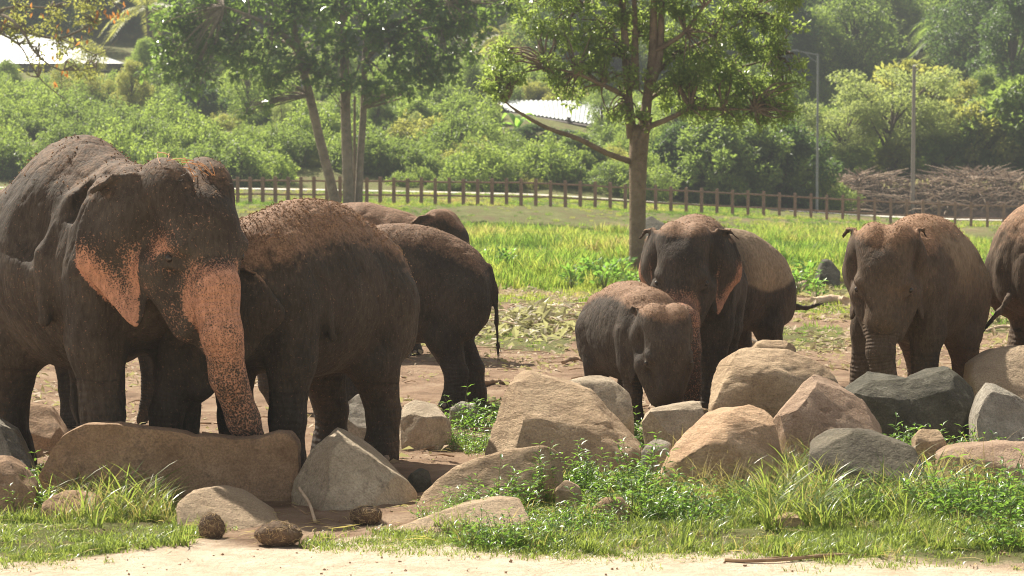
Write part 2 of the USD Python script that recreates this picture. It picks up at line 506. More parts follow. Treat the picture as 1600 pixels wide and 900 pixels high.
    for s_, (alpha, tilt), poly in zip((1, -1), ears, ear_poly):
        a = math.radians(alpha)
        U0 = H @ rotx(0) @ np.array([-math.cos(a), s_ * math.sin(a), 0])
        V0 = H @ rotx(s_ * tilt) @ np.array([0, 0, 1.0])
        V0 -= U0 * (U0 @ V0); V0 /= np.linalg.norm(V0)
        W0 = np.cross(U0, V0)
        if (W0 @ (H @ np.array([1, 0, 0]))) < 0:
            W0 = -W0
        O = hp(.16, s_ * .275, ear_z)
        pol = smooth_poly(poly) * hs
        ear_frames.append((O, U0, V0, W0, pol))

        def sheet(X, Y, Z, O=O, U0=U0, V0=V0, W0=W0, pol=pol):
            x, y, z = X - O[0], Y - O[1], Z - O[2]
            u, v, w = (x * B[0] + y * B[1] + z * B[2] for B in (U0, V0, W0))
            w = w - .05 * np.sin(u * 7 + 1.0) - .035 * np.sin(v * 8 + u * 5) + .20 * np.clip(v - .30, 0, 1) * np.clip(u, 0, 1) * 4
            e = seg_dist(pol, u, v)
            th = .017 + .010 * np.clip(-e / .2, 0, 1)
            q = np.abs(w) - th
            return np.minimum(np.maximum(e, q), 0) + np.hypot(np.maximum(e, 0), np.maximum(q, 0)) - .008
        cs = np.array([O + U0 * u + V0 * v + W0 * w for u in (pol[:, 0].min(), pol[:, 0].max()) for v in (pol[:, 1].min(), pol[:, 1].max()) for w in (-.14, .14)])
        F.add(sheet, cs.min(0), cs.max(0), .035)
        # rolled upper rim
        rim = [O + U0 * u * hs + V0 * v * hs + W0 * .012 for u, v in poly[1:4]]
        for p0, p1 in zip(rim, rim[1:]):
            F.cone(p0, p1, .026, .022, k=.03)
    if tail_px:
        tail = (tail or [(-1.24, -.02, 1.85, .07), (-1.33, .06, 1.45, .05)]) + [tuple(to_local(P(a, b, c))) + (d,) for a, b, c, d in tail_px]
    tl = tail or [(-1.25, 0, 1.80, .07), (-1.35, 0, 1.55, .05), (-1.39, 0, 1.15, .034), (-1.38, 0, .82, .024)]
    for a, b in zip(tl, tl[1:]):
        F.cone(a[:3], b[:3], a[3], b[3], k=.05)
    for e in extra or ():
        e(F, hp, H)
    F.add(lambda X, Y, Z: (Z + 0 * X + 0 * Y), lo, [hi[0], hi[1], .0], .02, cut=True) if False else None
    F.D = np.maximum(F.D, (-F.ax[2] + .004)[None, None, :])
    v, f = F.surface()
    # keep the one connected animal
    lab = sp.csgraph.connected_components(sp.coo_matrix((np.ones(len(f) * 2), (np.r_[f[:, 0], f[:, 1]], np.r_[f[:, 1], f[:, 2]])), shape=(len(v), len(v))), directed=False)[1]
    big = np.bincount(lab).argmax()
    keep = lab == big
    remap = np.cumsum(keep) - 1
    f = remap[f[keep[f].all(1)]]; v = v[keep]
    v = relax(v, f, 3)
    n = normals(v, f)
    sd = abs(hash_name(name + label)) % 1000
    v = v + n * (.016 * (fbm(v * 4.0 + sd, 3, 11) - .5) + .012 * (fbm(v * [14, 14, 5] + sd, 3, 12) - .5)
                 - .10 * np.clip(.10 - np.abs(fbm(v * [7, 7, 2.2] + sd, 2, 13) - .5), 0, 1) * sstep(v[:, 0], 1.15, .9))[:, None]
    n = normals(v, f)
    # masks: pink, soil, pale dust
    hl = (v - J) @ H / hs
    tq = np.zeros(len(v)); tt = np.full(len(v), 9.0)
    run = 0
    for i in range(len(tp) - 1):
        a, b = tp[i], tp[i + 1]
        L = np.linalg.norm(b - a)
        t = np.clip((v - a) @ (b - a) / L ** 2, 0, 1)
        d = np.linalg.norm(v - a - t[:, None] * (b - a), axis=1) - (tr[i] + (tr[i + 1] - tr[i]) * t)
        m = d < tt
        tt = np.where(m, d, tt); tq = np.where(m, run + t * L, tq)
        run += L
    ring = np.where(tt < .05, tq + .05, 0)
    ring = np.where(tq < .0128, 0, ring)
    lw = v[:, 2] + .08 * fbm(v * 6, 3, 19)
    ring = np.where((lw < .789) & (tt > .05) & (v[:, 0] < 1.0), .06 + lw * .8, ring)
    topz = ft(np.clip(v[:, 0], T[0, 0], T[-1, 0]))
    on_body = sstep(v[:, 0], 1.15, .8)
    h_rel = (v[:, 2] - topz) * on_body + (hl[:, 2] - .56) * hs * (1 - on_body) * 1.2
    nz = n[:, 2]
    du = dust[0] * sstep(h_rel, -dust[1], -dust[1] * .3) * sstep(nz, -.1, .7) * dust_lo + .12 * (1 - sstep(v[:, 2], .1, .5))
    pk = np.zeros(len(v))
    if pink:
        pk = pink(v, hl, tq, tt, ear_frames, n)
    tn = np.zeros(len(v))
    if tan:
        tn = tan(v, n)
    root = thing(name, label, 'elephant', loc, yaw, scale)
    part('body', (v, f), mat, root, smooth=True, mask=np.stack([pk, du, tn], 1), ring=ring)
    if eyes:
        for s_ in (1, -1):
            e = trimesh.creation.icosphere(2, .028 * hs)
            e.apply_translation(hp(.490, s_ * .262, -.068))
            part('eye', e, EYE, root, smooth=True)
    if crumbs:
        w = du * sstep(nz, .1, .6) * (fbm(v * 9, 3, 5) > .42)
        w = w ** 2 / (w ** 2).sum()
        ids = RNG.choice(len(v), crumbs, p=w)
        part('dirt', crumbs_mesh(v[ids] + RNG.normal(0, .012, (crumbs, 3)) * [1, 1, .1], n[ids]), DIRT, root).GetPrim().SetCustomDataByKey('kind', 'stuff')
    if hairs:
        w = sstep(nz, .0, .5) * np.where(hl[:, 0] > -.1, sstep(hl[:, 2], .15, .45), 0.0) + fuzz * sstep(nz, .2, .6) * on_body * (v[:, 2] > 1.7)
        w = w / w.sum()
        ids = RNG.choice(len(v), hairs, p=w)
        hair_part(v[ids], n[ids], root)
    tuft = np.array(tl[-1][:3])
    add = tuft - np.array(tl[-2][:3]); add /= np.linalg.norm(add)
    seg = []
    for i in range(26):
        d = add * RNG.uniform(.1, .24) + RNG.normal(0, .025, 3)
        seg.append(blade(tuft + RNG.normal(0, .01, 3) - add * .04, tuft + d, .006))
    part('tail_tuft', merge(seg), HAIR, root)
    for key in nails:
        fx, fy, fz, fr = LG[key][-1]
        for aa in (-55, -20, 20, 55):
            e = trimesh.creation.icosphere(1, 1.0)
            e.apply_scale((.018, .034, .036))
            e.apply_transform(trimesh.transformations.rotation_matrix(math.radians(aa), [0, 0, 1]))
            e.apply_translation((fx + fr * math.cos(math.radians(aa)) * .98, fy + fr * math.sin(math.radians(aa)) * .98, .055))
            part('toenail', e, NAIL, root, smooth=True)
    return dict(root=root, v=v, n=n, f=f, loc=loc, R=Rw, scale=scale, hp=hp, du=du)


def hash_name(s):
    h = 0
    for ch in s:
        h = (h * 131 + ord(ch)) & 0xFFFFFF
    return h


def merge(ms):
    off, V, Fc = 0, [], []
    for v, f in ms:
        V.append(v); Fc.append(np.asarray(f) + off); off += len(v)
    return np.vstack(V), np.vstack(Fc)


def blade(a, b, w):
    a, b = np.asarray(a, float), np.asarray(b, float)
    d = b - a
    s = np.cross(d, [0.3, .2, .9]); s *= w / max(np.linalg.norm(s), 1e-9)
    t = np.cross(d, s); t *= w / max(np.linalg.norm(t), 1e-9)
    return np.array([a + s, a - s * .5 + t, a - s * .5 - t, b]), np.array([[0, 1, 3], [1, 2, 3], [2, 0, 3]])


def hair_part(p, n, root):
    segs = []
    for q, m in zip(p, n):
        L = RNG.uniform(.02, .055)
        segs.append(blade(q, q + m * L + RNG.normal(0, .015, 3), .0016))
    tag(part('hair', merge(segs), HAIR, root), kind='stuff')


OCT_V = np.array([[1, 0, 0], [-1, 0, 0], [0, 1, 0], [0, -1, 0], [0, 0, 1], [0, 0, -1]], float)
OCT_F = np.array([[0, 2, 4], [2, 1, 4], [1, 3, 4], [3, 0, 4], [2, 0, 5], [1, 2, 5], [3, 1, 5], [0, 3, 5]])


def crumbs_mesh(p, n, smin=.003, smax=.009):
    k = len(p)
    s = RNG.uniform(smin, smax, (k, 1, 1)) * RNG.uniform(.6, 1.3, (k, 6, 1))
    q = RNG.normal(size=(k, 3, 3))
    q = np.linalg.qr(q)[0]
    V = np.einsum('kij,vj->kvi', q, OCT_V) * s * RNG.uniform(.7, 1.4, (k, 1, 3)) + (p + n * .003)[:, None, :]
    Fc = OCT_F[None] + (np.arange(k) * 6)[:, None, None]
    return V.reshape(-1, 3), Fc.reshape(-1, 3)


# ------------------------------------------------------------------ ground, road, path
def inside(poly, px, py):
    return shapely.contains_xy(Polygon(poly), px, py)


def gproj(x, y):
    """Where a point on the ground shows in the photograph."""
    return proj(np.stack([x, y, terrain(x, y)], -1))


ROAD_EDGE = PchipInterpolator([-400, 0, 230, 330, 480, 560, 640, 760, 850, 1000, 1150, 1350, 1600, 2000], [884, 878, 862, 856, 850, 838, 836, 846, 864, 862, 868, 878, 886, 890])


def road_amount(px, py, n):
    """1 on the sandy road in front, 0 away from it (n: noise)."""
    return sstep(py - ROAD_EDGE(np.clip(px, -400, 2000)) + (n - .5) * 26, -9, 9)


BARE = [(420, 800), (470, 770), (560, 790), (660, 780), (740, 780), (700, 812), (560, 842), (430, 850), (300, 850), (290, 800)]
GRASS_NEAR = [
    [(-30, 800), (55, 740), (150, 757), (240, 775), (300, 795), (345, 800), (335, 832), (250, 862), (-30, 884)],
    [(470, 838), (560, 838), (650, 830), (760, 832), (860, 850), (700, 858), (480, 854)],
    [(680, 805), (770, 740), (880, 728), (1010, 700), (1100, 750), (1180, 700), (1280, 680), (1450, 745), (1500, 720), (1650, 715), (1650, 884), (1350, 878), (1150, 866), (850, 866), (690, 848)],
    [(700, 640), (760, 615), (795, 640), (770, 700), (700, 695)],
    [(975, 640), (1010, 640), (1030, 690), (990, 700)],
    [(1320, 640), (1420, 650), (1520, 665), (1650, 665), (1650, 705), (1430, 700), (1330, 690)],
]
GRASS_FAR = [
    [(1010, 470), (1300, 470), (1330, 490), (1020, 492)], 
    [(1180, 512), (1320, 512), (1320, 546), (1200, 548)],
    [(690, 500), (810, 488), (900, 530), (880, 552), (760, 545), (690, 520)],
    [(1480, 505), (1620, 500), (1620, 520), (1500, 522)],
]


def green_amount(px, py, n):
    """How grassy the ground is at a pixel of the photograph."""
    g = np.zeros(np.shape(px))
    for p in GRASS_NEAR:
        g = np.maximum(g, shapely.contains_xy(Polygon(p), px, py) * .8)
    for p in GRASS_FAR:
        g = np.maximum(g, shapely.contains_xy(Polygon(p), px, py) * .75)
    field = sstep(py + (n - .5) * 150, 492, 415)
    bank = sstep(py, 330, 345) * sstep(n, .42, .62)
    g = np.maximum(g, field * (1 - .55 * bank * sstep(py, 380, 350)))
    return g


rows = np.concatenate([[-30, 0, 6, 10], np.geomspace(12.5, 320, 470), [360, 420, 520]])
us = np.concatenate([[-7, -3.2, -1.9, -1.4], np.linspace(-1.12, 1.12, 250), [1.4, 1.9, 3.2, 7]])
GU, GV = np.meshgrid(us, rows, indexing='xy')
GX, GY = GU * (np.maximum(GV, 12) * .215 + .6), GV
GZ = terrain(GX, GY)
pxs, pys = proj(np.stack([GX, np.maximum(GY, 5), GZ], -1))
nn = fbm(np.stack([GX * 1.6, GY * 1.6, 0 * GX], -1), 4, 21)
nf = fbm(np.stack([GX * .5, GY * .5, 0 * GX], -1), 4, 22)
nmix = np.where(GY < 24, nn, nf)
road = np.where(GY < 13.5, 1.0, road_amount(pxs, pys, nmix) * (GY < 17))
green = np.where(GY < 12, 0, green_amount(pxs, pys, nmix)) * (1 - road)
bare = shapely.contains_xy(Polygon(BARE), pxs, pys) * 1.0 * (GY > 12)
n3_ = fbm(np.stack([GX * 6, GY * 6, 0 * GX], -1), 3, 27)
GZ = GZ + (.05 * (nn - .5) + .05 * (n3_ - .5)) * (1 - .8 * road) * (GY < 40) * (GY > 14)
gv = np.stack([GX, GY, GZ], -1).reshape(-1, 3)
nr, nc = GX.shape
ii = (np.arange(nr - 1)[:, None] * nc + np.arange(nc - 1)[None]).ravel()
gf = np.stack([ii, ii + 1, ii + nc + 1, ii + nc], 1)
GROUND = M('ground_look', {
    'tc': ('texture_coordinate', {}), 'a': ('attribute', {'attribute': 'mask'}), 's': ('separate_color', {}),
    'n1': ('noise_texture', {'scale': 1.7, 'detail': 9.0, 'roughness': 0.65}),
    'dirt': ('rgb_ramp', {'ramp': [(0.28, (0.13, 0.082, 0.052)), (0.5, (0.28, 0.185, 0.12)), (0.72, (0.41, 0.30, 0.21))]}),
    'n2': ('noise_texture', {'scale': 5.0, 'detail': 9.0, 'roughness': 0.7}),
    'sand': ('rgb_ramp', {'ramp': [(0.3, (0.52, 0.40, 0.28)), (0.62, (0.74, 0.62, 0.48))]}),
    'n3': ('noise_texture', {'scale': 11.0, 'detail': 6.0, 'roughness': 0.7}),
    'turf': ('rgb_ramp', {'ramp': [(0.32, (0.14, 0.105, 0.055)), (0.55, (0.13, 0.145, 0.045)), (0.75, (0.24, 0.22, 0.10))]}),
    'g': ('math', {'math_type': 'multiply_add', 'value2': 1.4, 'value3': -0.7}),
    'ga': ('math', {'math_type': 'add'}), 'gm': ('map_range', {'from_min': 0.3, 'from_max': 0.7, 'clamp': True}),
    'm1': ('mix_color', {}), 'm2': ('mix_color', {}),
    'bn': ('noise_texture', {'scale': 22.0, 'detail': 8.0, 'roughness': 0.7}),
    'b': ('bump', {'strength': 1.0, 'distance': 0.05}),
    'p': ('principled_bsdf', {'roughness': 0.95, 'specular_ior_level': 0.15})},
    [('tc.object', 'n1.vector'), ('tc.object', 'n2.vector'), ('tc.object', 'n3.vector'), ('tc.object', 'bn.vector'), ('a.color', 's.color'),
     ('n1.fac', 'dirt.fac'), ('n2.fac', 'sand.fac'), ('n1.fac', 'turf.fac'), ('n3.fac', 'g.value1'), ('g.value', 'ga.value1'), ('s.g', 'ga.value2'), ('ga.value', 'gm.value'),
     ('dirt.color', 'm1.a'), ('turf.color', 'm1.b'), ('gm.result', 'm1.fac'), ('m1.result', 'm2.a'), ('sand.color', 'm2.b'), ('s.r', 'm2.fac'),
     ('m2.result', 'p.base_color'), ('bn.fac', 'b.height'), ('b.normal', 'p.normal')])
gm = part('ground', (gv, gf), GROUND, None, smooth=True, mask=np.stack([road.ravel(), green.ravel(), bare.ravel()], 1))
tag(gm, 'sandy road edge, bare soil and rough grass of the elephant field', 'ground', kind='structure')

# the pale path behind the fence
PATH = plain('path_look', (0.50, 0.46, 0.40), 0.9, 0.2, vary=(1.5, .2))
tt_ = np.linspace(-25, 75, 120)
pv = []
for s_ in (5.6, 6.4, 7.4, 8.4, 9.2):
    xx_ = tt_ - 25
    q = np.c_[xx_, FENCE_Y(xx_) + s_ + .12 * np.sin(tt_ * .7 + s_)]
    pv.append(np.c_[q, terrain(q[:, 0], q[:, 1]) + .03])
pv = np.array(pv)
k_ = np.arange(4)[:, None] * 120 + np.arange(119)[None]
k_ = k_.ravel()
pm_ = part('path', (pv.reshape(-1, 3), np.stack([k_, k_ + 1, k_ + 121, k_ + 120], 1)), PATH, None, smooth=True)
tag(pm_, 'pale concrete path running behind the post fence', 'path', kind='structure')
# ------------------------------------------------------------------ the herd
def pink_big(v, hl, tq, tt, ears, n):
    x, y, z = hl.T
    face = sstep(z, .0, -.16) * sstep(x, .40, .54) * sstep(np.abs(y), .24, .13) * .84 * sstep(z, -.52, -.36)
    eye = .78 * np.exp(-(((x - .42) / .15) ** 2 + ((np.abs(y) - .25) / .14) ** 2 + ((z + .02) / .12) ** 2)) * sstep(np.hypot((x - .49) / 1.6, z + .085), .035, .075)
    eye = np.maximum(eye, .24 * sstep(z, .30, .05) * sstep(x, .2, .4) * sstep(fbm(v * 4, 3, 29), .45, .62))
    cheek = .26 * sstep(fbm(v * 5, 3, 9), .3, .6) * sstep(z, .0, -.15) * sstep(x, .12, .4)
    tr = np.where(tt < .06, (.84 - .40 * sstep(tq, .2, 1.0) - .08 * sstep(tq, .9, 1.4)) * sstep(z, -.04, -.30), 0)
    out = np.maximum.reduce([face, eye, cheek, tr])
    out = np.where((hl[:, 0] < .1) & (tt > .1), 0, out)
    for (O, U, V, W, pol) in ears:
        d = v - O
        u, w, q = d @ U, d @ V, d @ W
        e = seg_dist(pol, u, w)
        near = (np.abs(q) < .17) & (e < .05) & (u > .0)
        edge = sstep(e, -.24, -.03) * sstep(w, .12, -.16) * .74 + .16 * sstep(w, .2, -.2)
        out = np.where(near, np.maximum(out * (u < .03), edge), out)
    return out


def pink_mother(v, hl, tq, tt, ears, n):
    x, y, z = hl.T
    face = .55 * sstep(z, -.02, -.22) * sstep(x, .40, .52) * sstep(np.abs(y), .24, .12) * sstep(z, -.52, -.36)
    tr = np.where(tt < .06, (.56 - .30 * sstep(tq, .3, .9)) * sstep(z, -.02, -.28), 0)
    out = np.maximum(face, tr)
    for (O, U, V, W, pol) in ears:
        d = v - O
        u, w, q = d @ U, d @ V, d @ W
        e = seg_dist(pol, u, w)
        near = (np.abs(q) < .17) & (e < .05) & (u > .04)
        out = np.where(near, sstep(e, -.20, -.04) * sstep(w, .18, -.08) * .85, out)
    return out


def pale_rump(v, n):
    edge = 1.52 + .10 * np.sin(v[:, 0] * 4.0) + .10 * (fbm(v * 5, 3, 4) - .5)
    return (.55 + .4 * fbm(v * 2.2, 3, 6)) * sstep(v[:, 2], edge - .03, edge + .05) * sstep(v[:, 0], .5, -.2)


def pale_back(v, n):
    return .55 * sstep(v[:, 2], 1.3, 2.0) * sstep(v[:, 1], .1, .4) * sstep(v[:, 0], .5, .1) * sstep(fbm(v * 3, 3, 8), .35, .6)


BIG_TORSO = [(-1.34, 1.42, 1.3, 0.02), (-1.28, 1.72, 1.05, .26), (-1.08, 2.00, .92, .46), (-.8, 2.20, .83, .56), (-.4, 2.43, .76, .64), (-.12, 2.47, .74, .66),
             (.25, 2.33, .80, .60), (.5, 2.25, .88, .52), (.72, 2.19, .96, .44), (.95, 2.05, 1.08, .34), (1.15, 1.85, 1.3, .2), (1.22, 1.62, 1.5, .02)]
BIG_EAR = [(-.05, .40), (.05, .46), (.20, .44), (.34, .35), (.42, .17), (.44, -.05), (.42, -.14), (.30, -.26), (.14, -.41), (.03, -.52), (-.03, -.50), (-.05, -.2)]
def big_folds(F, hp, H):
    """Shoulder-blade ridge, hip bone and the slack skin folds of the thin old animal."""
    F.cone((.50, -.13, 2.18), (.34, -.36, 1.98), .07, .06, k=.06)
    F.cone((.34, -.36, 1.98), (.22, -.53, 1.62), .06, .06, k=.06)
    F.cone((.22, -.53, 1.62), (.30, -.58, 1.15), .06, .05, k=.06)
    F.cone((.62, -.10, 2.16), (.66, -.34, 1.92), .055, .045, k=.06)
    F.ell((.48, -.38, 1.98), (.08, .05, .16), rotx(-35), k=.06, cut=True)


def side_folds(F, hp, H):
    F.cone((.36, .48, 1.75), (.30, .555, 1.2), .045, .04, k=.04)
    F.cone((.36, .30, 2.10), (.36, .48, 1.75), .05, .045, k=.05)


big = elephant('elephant', 'largest elephant with pink freckled trunk, ear edge and straw on its head', (-3.00, 18.35), -50, .985, SKIN_GREY, res=.018,
               torso=BIG_TORSO, neck=(1.00, 0, 1.72), head_yaw=-3, head_pitch=3, head_scale=1.06, spine=.30, hollow=1,
               legs={'hl': (.42, 0), 'hr': (.10, .0)},
               trunk=[(338, 445, 17.02), (346, 520, 16.98), (357, 590, 17.08), (380, 655, 17.2), (402, 715, 17.3), (412, 770, 17.32)],
               trunk_r=[.152, .150, .138, .120, .108, .100, .085], ear_z=-.02, dome=(.150, .165, .035), extra=[big_folds], ears=((40, 0), (50, 6)), ear_poly=(EAR, BIG_EAR),
               dust=(.42, .5), pink=pink_big, crumbs=800, hairs=140)
side = elephant('elephant', 'elephant with soil crumbs all over its rounded back, beside the largest elephant\'s trunk', (-1.53, 18.52), 238, .825, SKIN_DARK, res=.022,
                neck=(.90, 0, 1.42), head_yaw=-52, head_pitch=14, legs={'fr': (0, .12), 'fl': (0, .02), 'hr': (0, .04)}, spine=.1, extra=[side_folds],
                ears=((20, 0), (30, 0)), ear_poly=([(-.05, .36), (.14, .40), (.27, .38), (.42, .27), (.52, .05), (.60, -.12), (.50, -.20), (.32, -.26), (.22, -.36), (.06, -.46), (-.05, -.3)], EAR), dust=(.95, .62), crumbs=5200, fuzz=.4, hairs=400, nails=('hl',))
left = elephant('elephant', 'smooth dark elephant walking left with its thin tail hanging, rump behind the rounded soiled back', (-1.08, 23.27), 180, .70, SKIN_DARK, res=.027,
                legs={'hr': (-.28, .03), 'fl': (-.12, 0), 'fr': (.15, 0)}, dust=(.62, .5), crumbs=900, nails=('hl', 'hr'),
                tail=[(-1.22, 0, 1.80, .07), (-1.33, -.0, 1.5, .045), (-1.345, 0, 1.1, .030), (-1.36, 0, .78, .022)])
far = elephant('elephant', 'farthest elephant, only its dark head and sandy back show above another rump', (-1.69, 29.2), -15, .735, SKIN_DARK, res=.03,
               dust=(.75, .6), head_pitch=4, nails=('fl', 'fr'))
baby = elephant('elephant', 'baby elephant with soil on its head, standing low between the boulders', (1.04, 22.05), -66, .525, SKIN_GREY, res=.032,
                torso=[(a, b * .965, c * .80, d * 1.04) for a, b, c, d in TORSO], neck=(.96, 0, 1.32), head_yaw=-14, head_pitch=14, head_scale=1.36, trunk=[(1043, 575, 21.45), (1044, 605, 21.4), (1042, 635, 21.4), (1036, 668, 21.4)],
                trunk_r=[.22, .205, .185, .165, .14], ears=((10, 0), (8, 0)), dust=(.8, .42), crumbs=1600, hairs=300)
mother = elephant('elephant', 'elephant facing the camera with pink ear edges, right behind the baby', (1.70, 23.8), 260, .735, SKIN_GREY, res=.024,
                  neck=(1.0, 0, 1.70), head_pitch=4, head_scale=1.13, trunk=[(1071, 500, 22.35), (1076, 545, 22.3), (1080, 600, 22.3), (1080, 650, 22.3)],
                  trunk_r=[.19, .165, .145, .125, .11], ears=((48, 0), (38, 0)), dust=(.7, .30), pink=pink_mother, crumbs=800)
rump = elephant('elephant', 'elephant with pale dusty rump, dark belly and stretched-out tail behind the pink-eared one', (2.10, 25.4), 225, .66, SKIN_GREY, res=.028,
                tan=pale_rump, dust=(.35, .4), tail_px=[(1231, 473, 25.9, .042), (1246, 480, 25.8, .038), (1260, 481, 25.8, .034), (1272, 478, 25.8, .030)])
brown = elephant('elephant', 'brown dusty elephant facing the camera with a soil-covered forehead, behind the dark grey rock', (3.635, 22.82), 240, .74, SKIN_BROWN, res=.025,
                 neck=(1.0, 0, 1.70), head_pitch=8, head_yaw=16, head_scale=1.16, trunk=[(1378, 505, 21.8), (1376, 550, 21.75), (1384, 600, 21.75), (1392, 645, 21.7)], legs={'fr': (0, -.22)},
                 trunk_r=[.19, .18, .165, .14, .12], ears=((12, 0), (30, 0)), tan=pale_back, dust=(.8, .45), crumbs=1800)
edge = elephant('elephant', 'elephant cut off by the picture edge, only its rump and tail show', (5.50, 23.9), 20, .85, SKIN_BROWN, res=.03,
                dust=(.7, .5), tail=[(-1.0, .0, 1.5, .05)], tail_px=[(1590, 452, 23.45, .045), (1576, 467, 23.4, .038), (1561, 487, 23.35, .032), (1549, 501, 23.35, .028)], crumbs=500)
hidden = elephant('elephant', 'elephant hidden behind the largest one, only its dark legs show under that belly', (-4.1, 21.5), 5, .62, SKIN_DARK, res=.035, dust=(.4, .4))
# ------------------------------------------------------------------ boulders
def rock_mat(name, lo, hi, spot=None, spot_amt=.5, bump=.035, strata=0.0, crack=.12):
    nodes = {'tc': ('texture_coordinate', {}), 'n1': ('noise_texture', {'scale': 3.2, 'detail': 9.0, 'roughness': 0.68}),
             'r1': ('rgb_ramp', {'ramp': [(0.3, lo), (0.68, hi)]}),
             'n2': ('noise_texture', {'scale': 7.0, 'detail': 8.0, 'roughness': 0.75}),
             'mr': ('map_range', {'from_min': 0.54, 'from_max': 0.66, 'to_max': spot_amt, 'clamp': True}),
             'mx': ('mix_color', {'b': spot or lo}),
             'mp': ('mapping', {'mapping_type': 'point', 'rotation': (.3, .5, 0), 'scale': (1, 1, 1 + 3 * strata)}),
             'b1': ('noise_texture', {'scale': 9.0, 'detail': 11.0, 'roughness': 0.72}),
             'n5': ('noise_texture', {'scale': 70.0, 'detail': 4.0, 'roughness': 0.7}),
             'r5': ('rgb_ramp', {'ramp': [(0.30, (.66, .66, .66)), (0.62, (1.15, 1.15, 1.15))]}),
             'mm': ('mix_color', {'blend_type': 'multiply', 'fac': 1.0, 'use_clamp': False}),
             'dn': ('noise_texture', {'scale': 2.5, 'detail': 5.0}), 'dv': ('mix_vector', {'fac': 0.22}),
             'vc': ('voronoi_texture', {'feature': 'distance_to_edge', 'scale': 1.9}), 'cr': ('map_range', {'from_min': 0.0, 'from_max': 0.03, 'clamp': True}),
             'crc': ('rgb_ramp', {'ramp': [(0.0, (.45, .42, .40)), (1.0, (1, 1, 1))]}), 'm3': ('mix_color', {'blend_type': 'multiply', 'fac': crack, 'use_clamp': False}),
             'ba': ('math', {'math_type': 'multiply_add', 'value2': crack * .5}),
             'bp': ('bump', {'strength': 1.0, 'distance': bump * 1.5}),
             'p': ('principled_bsdf', {'roughness': 0.88, 'specular_ior_level': 0.25})}
    return M(name, nodes, [('tc.object', 'n1.vector'), ('n1.fac', 'r1.fac'), ('tc.object', 'n2.vector'), ('n2.fac', 'mr.value'), ('mr.result', 'mx.fac'),
                           ('r1.color', 'mx.a'), ('tc.object', 'mp.vector'), ('mp.vector', 'b1.vector'), ('tc.object', 'dn.vector'), ('mp.vector', 'dv.a'), ('dn.color', 'dv.b'), ('dv.result', 'vc.vector'), ('vc.distance', 'cr.value'), ('cr.result', 'crc.fac'),
                           ('cr.result', 'ba.value1'), ('b1.fac', 'ba.value3'), ('ba.value', 'bp.height'), ('bp.normal', 'p.normal'),
                           ('tc.object', 'n5.vector'), ('n5.fac', 'r5.fac'), ('mx.result', 'mm.a'), ('r5.color', 'mm.b'), ('mm.result', 'm3.a'), ('crc.color', 'm3.b'), ('m3.result', 'p.base_color')])


TAN = rock_mat('tan_stone', (0.29, 0.195, 0.115), (0.56, 0.415, 0.27), (0.20, 0.13, 0.08), .7, strata=.5)
SLAB = rock_mat('brown_stone', (0.22, 0.135, 0.078), (0.44, 0.295, 0.185), (0.15, 0.10, 0.07), .7, .030)
ORANGE = rock_mat('orange_stone', (0.36, 0.215, 0.12), (0.64, 0.45, 0.29), (0.42, 0.22, 0.10), .6, strata=.8)
GREY = rock_mat('grey_stone', (0.19, 0.165, 0.13), (0.44, 0.395, 0.32), (0.10, 0.088, 0.072), .8)
GREYTAN = rock_mat('grey_tan_stone', (0.29, 0.225, 0.155), (0.54, 0.445, 0.325), (0.18, 0.14, 0.10), .7)
DULL = rock_mat('dull_grey_stone', (0.085, 0.072, 0.052), (0.21, 0.18, 0.13), (0.15, 0.13, 0.08), .6)
DARKROCK = rock_mat('dark_stone', (0.040, 0.037, 0.027), (0.135, 0.122, 0.090), (0.22, 0.205, 0.165), .6)
RED = rock_mat('reddish_stone', (0.25, 0.16, 0.105), (0.46, 0.33, 0.235), (0.30, 0.20, 0.13), .5)
SANDROCK = rock_mat('sand_stone', (0.36, 0.26, 0.165), (0.50, 0.38, 0.26), (0.42, 0.30, 0.2), .4)
DUNG = rock_mat('dung_look', (0.08, 0.052, 0.032), (0.21, 0.135, 0.085), (0.28, 0.19, 0.11), .5, .05)


def roughen(v, f, amp, seed, freq=2.4):
    n = normals(v, f)
    q = v * freq + seed * 3.1
    rid = np.abs(fbm(q * [1.5, 1.5, 3.2], 4, seed + 7) - .5) * 2
    d = amp * (fbm(q, 5, seed) - .5) * .8 - amp * .40 * np.clip(.12 - rid, 0, 1) * 4 + amp * .5 * (fbm(q * 5, 3, seed + 9) - .5)
    return v + n * d[:, None]


def place_mesh(name, label, category, v, f, mat, smooth=38, group=None, kind=None):
    """A thing that is one mesh, standing at its own base point."""
    o = np.array([v[:, 0].mean(), v[:, 1].mean(), v[:, 2].min()])
    m = part(name, (v - o, f), mat, None, smooth=smooth)
    UsdGeom.Xformable(m).AddTranslateOp().Set(Gf.Vec3d(*map(float, o)))
    tag(m, label, category, group, kind)
    return m


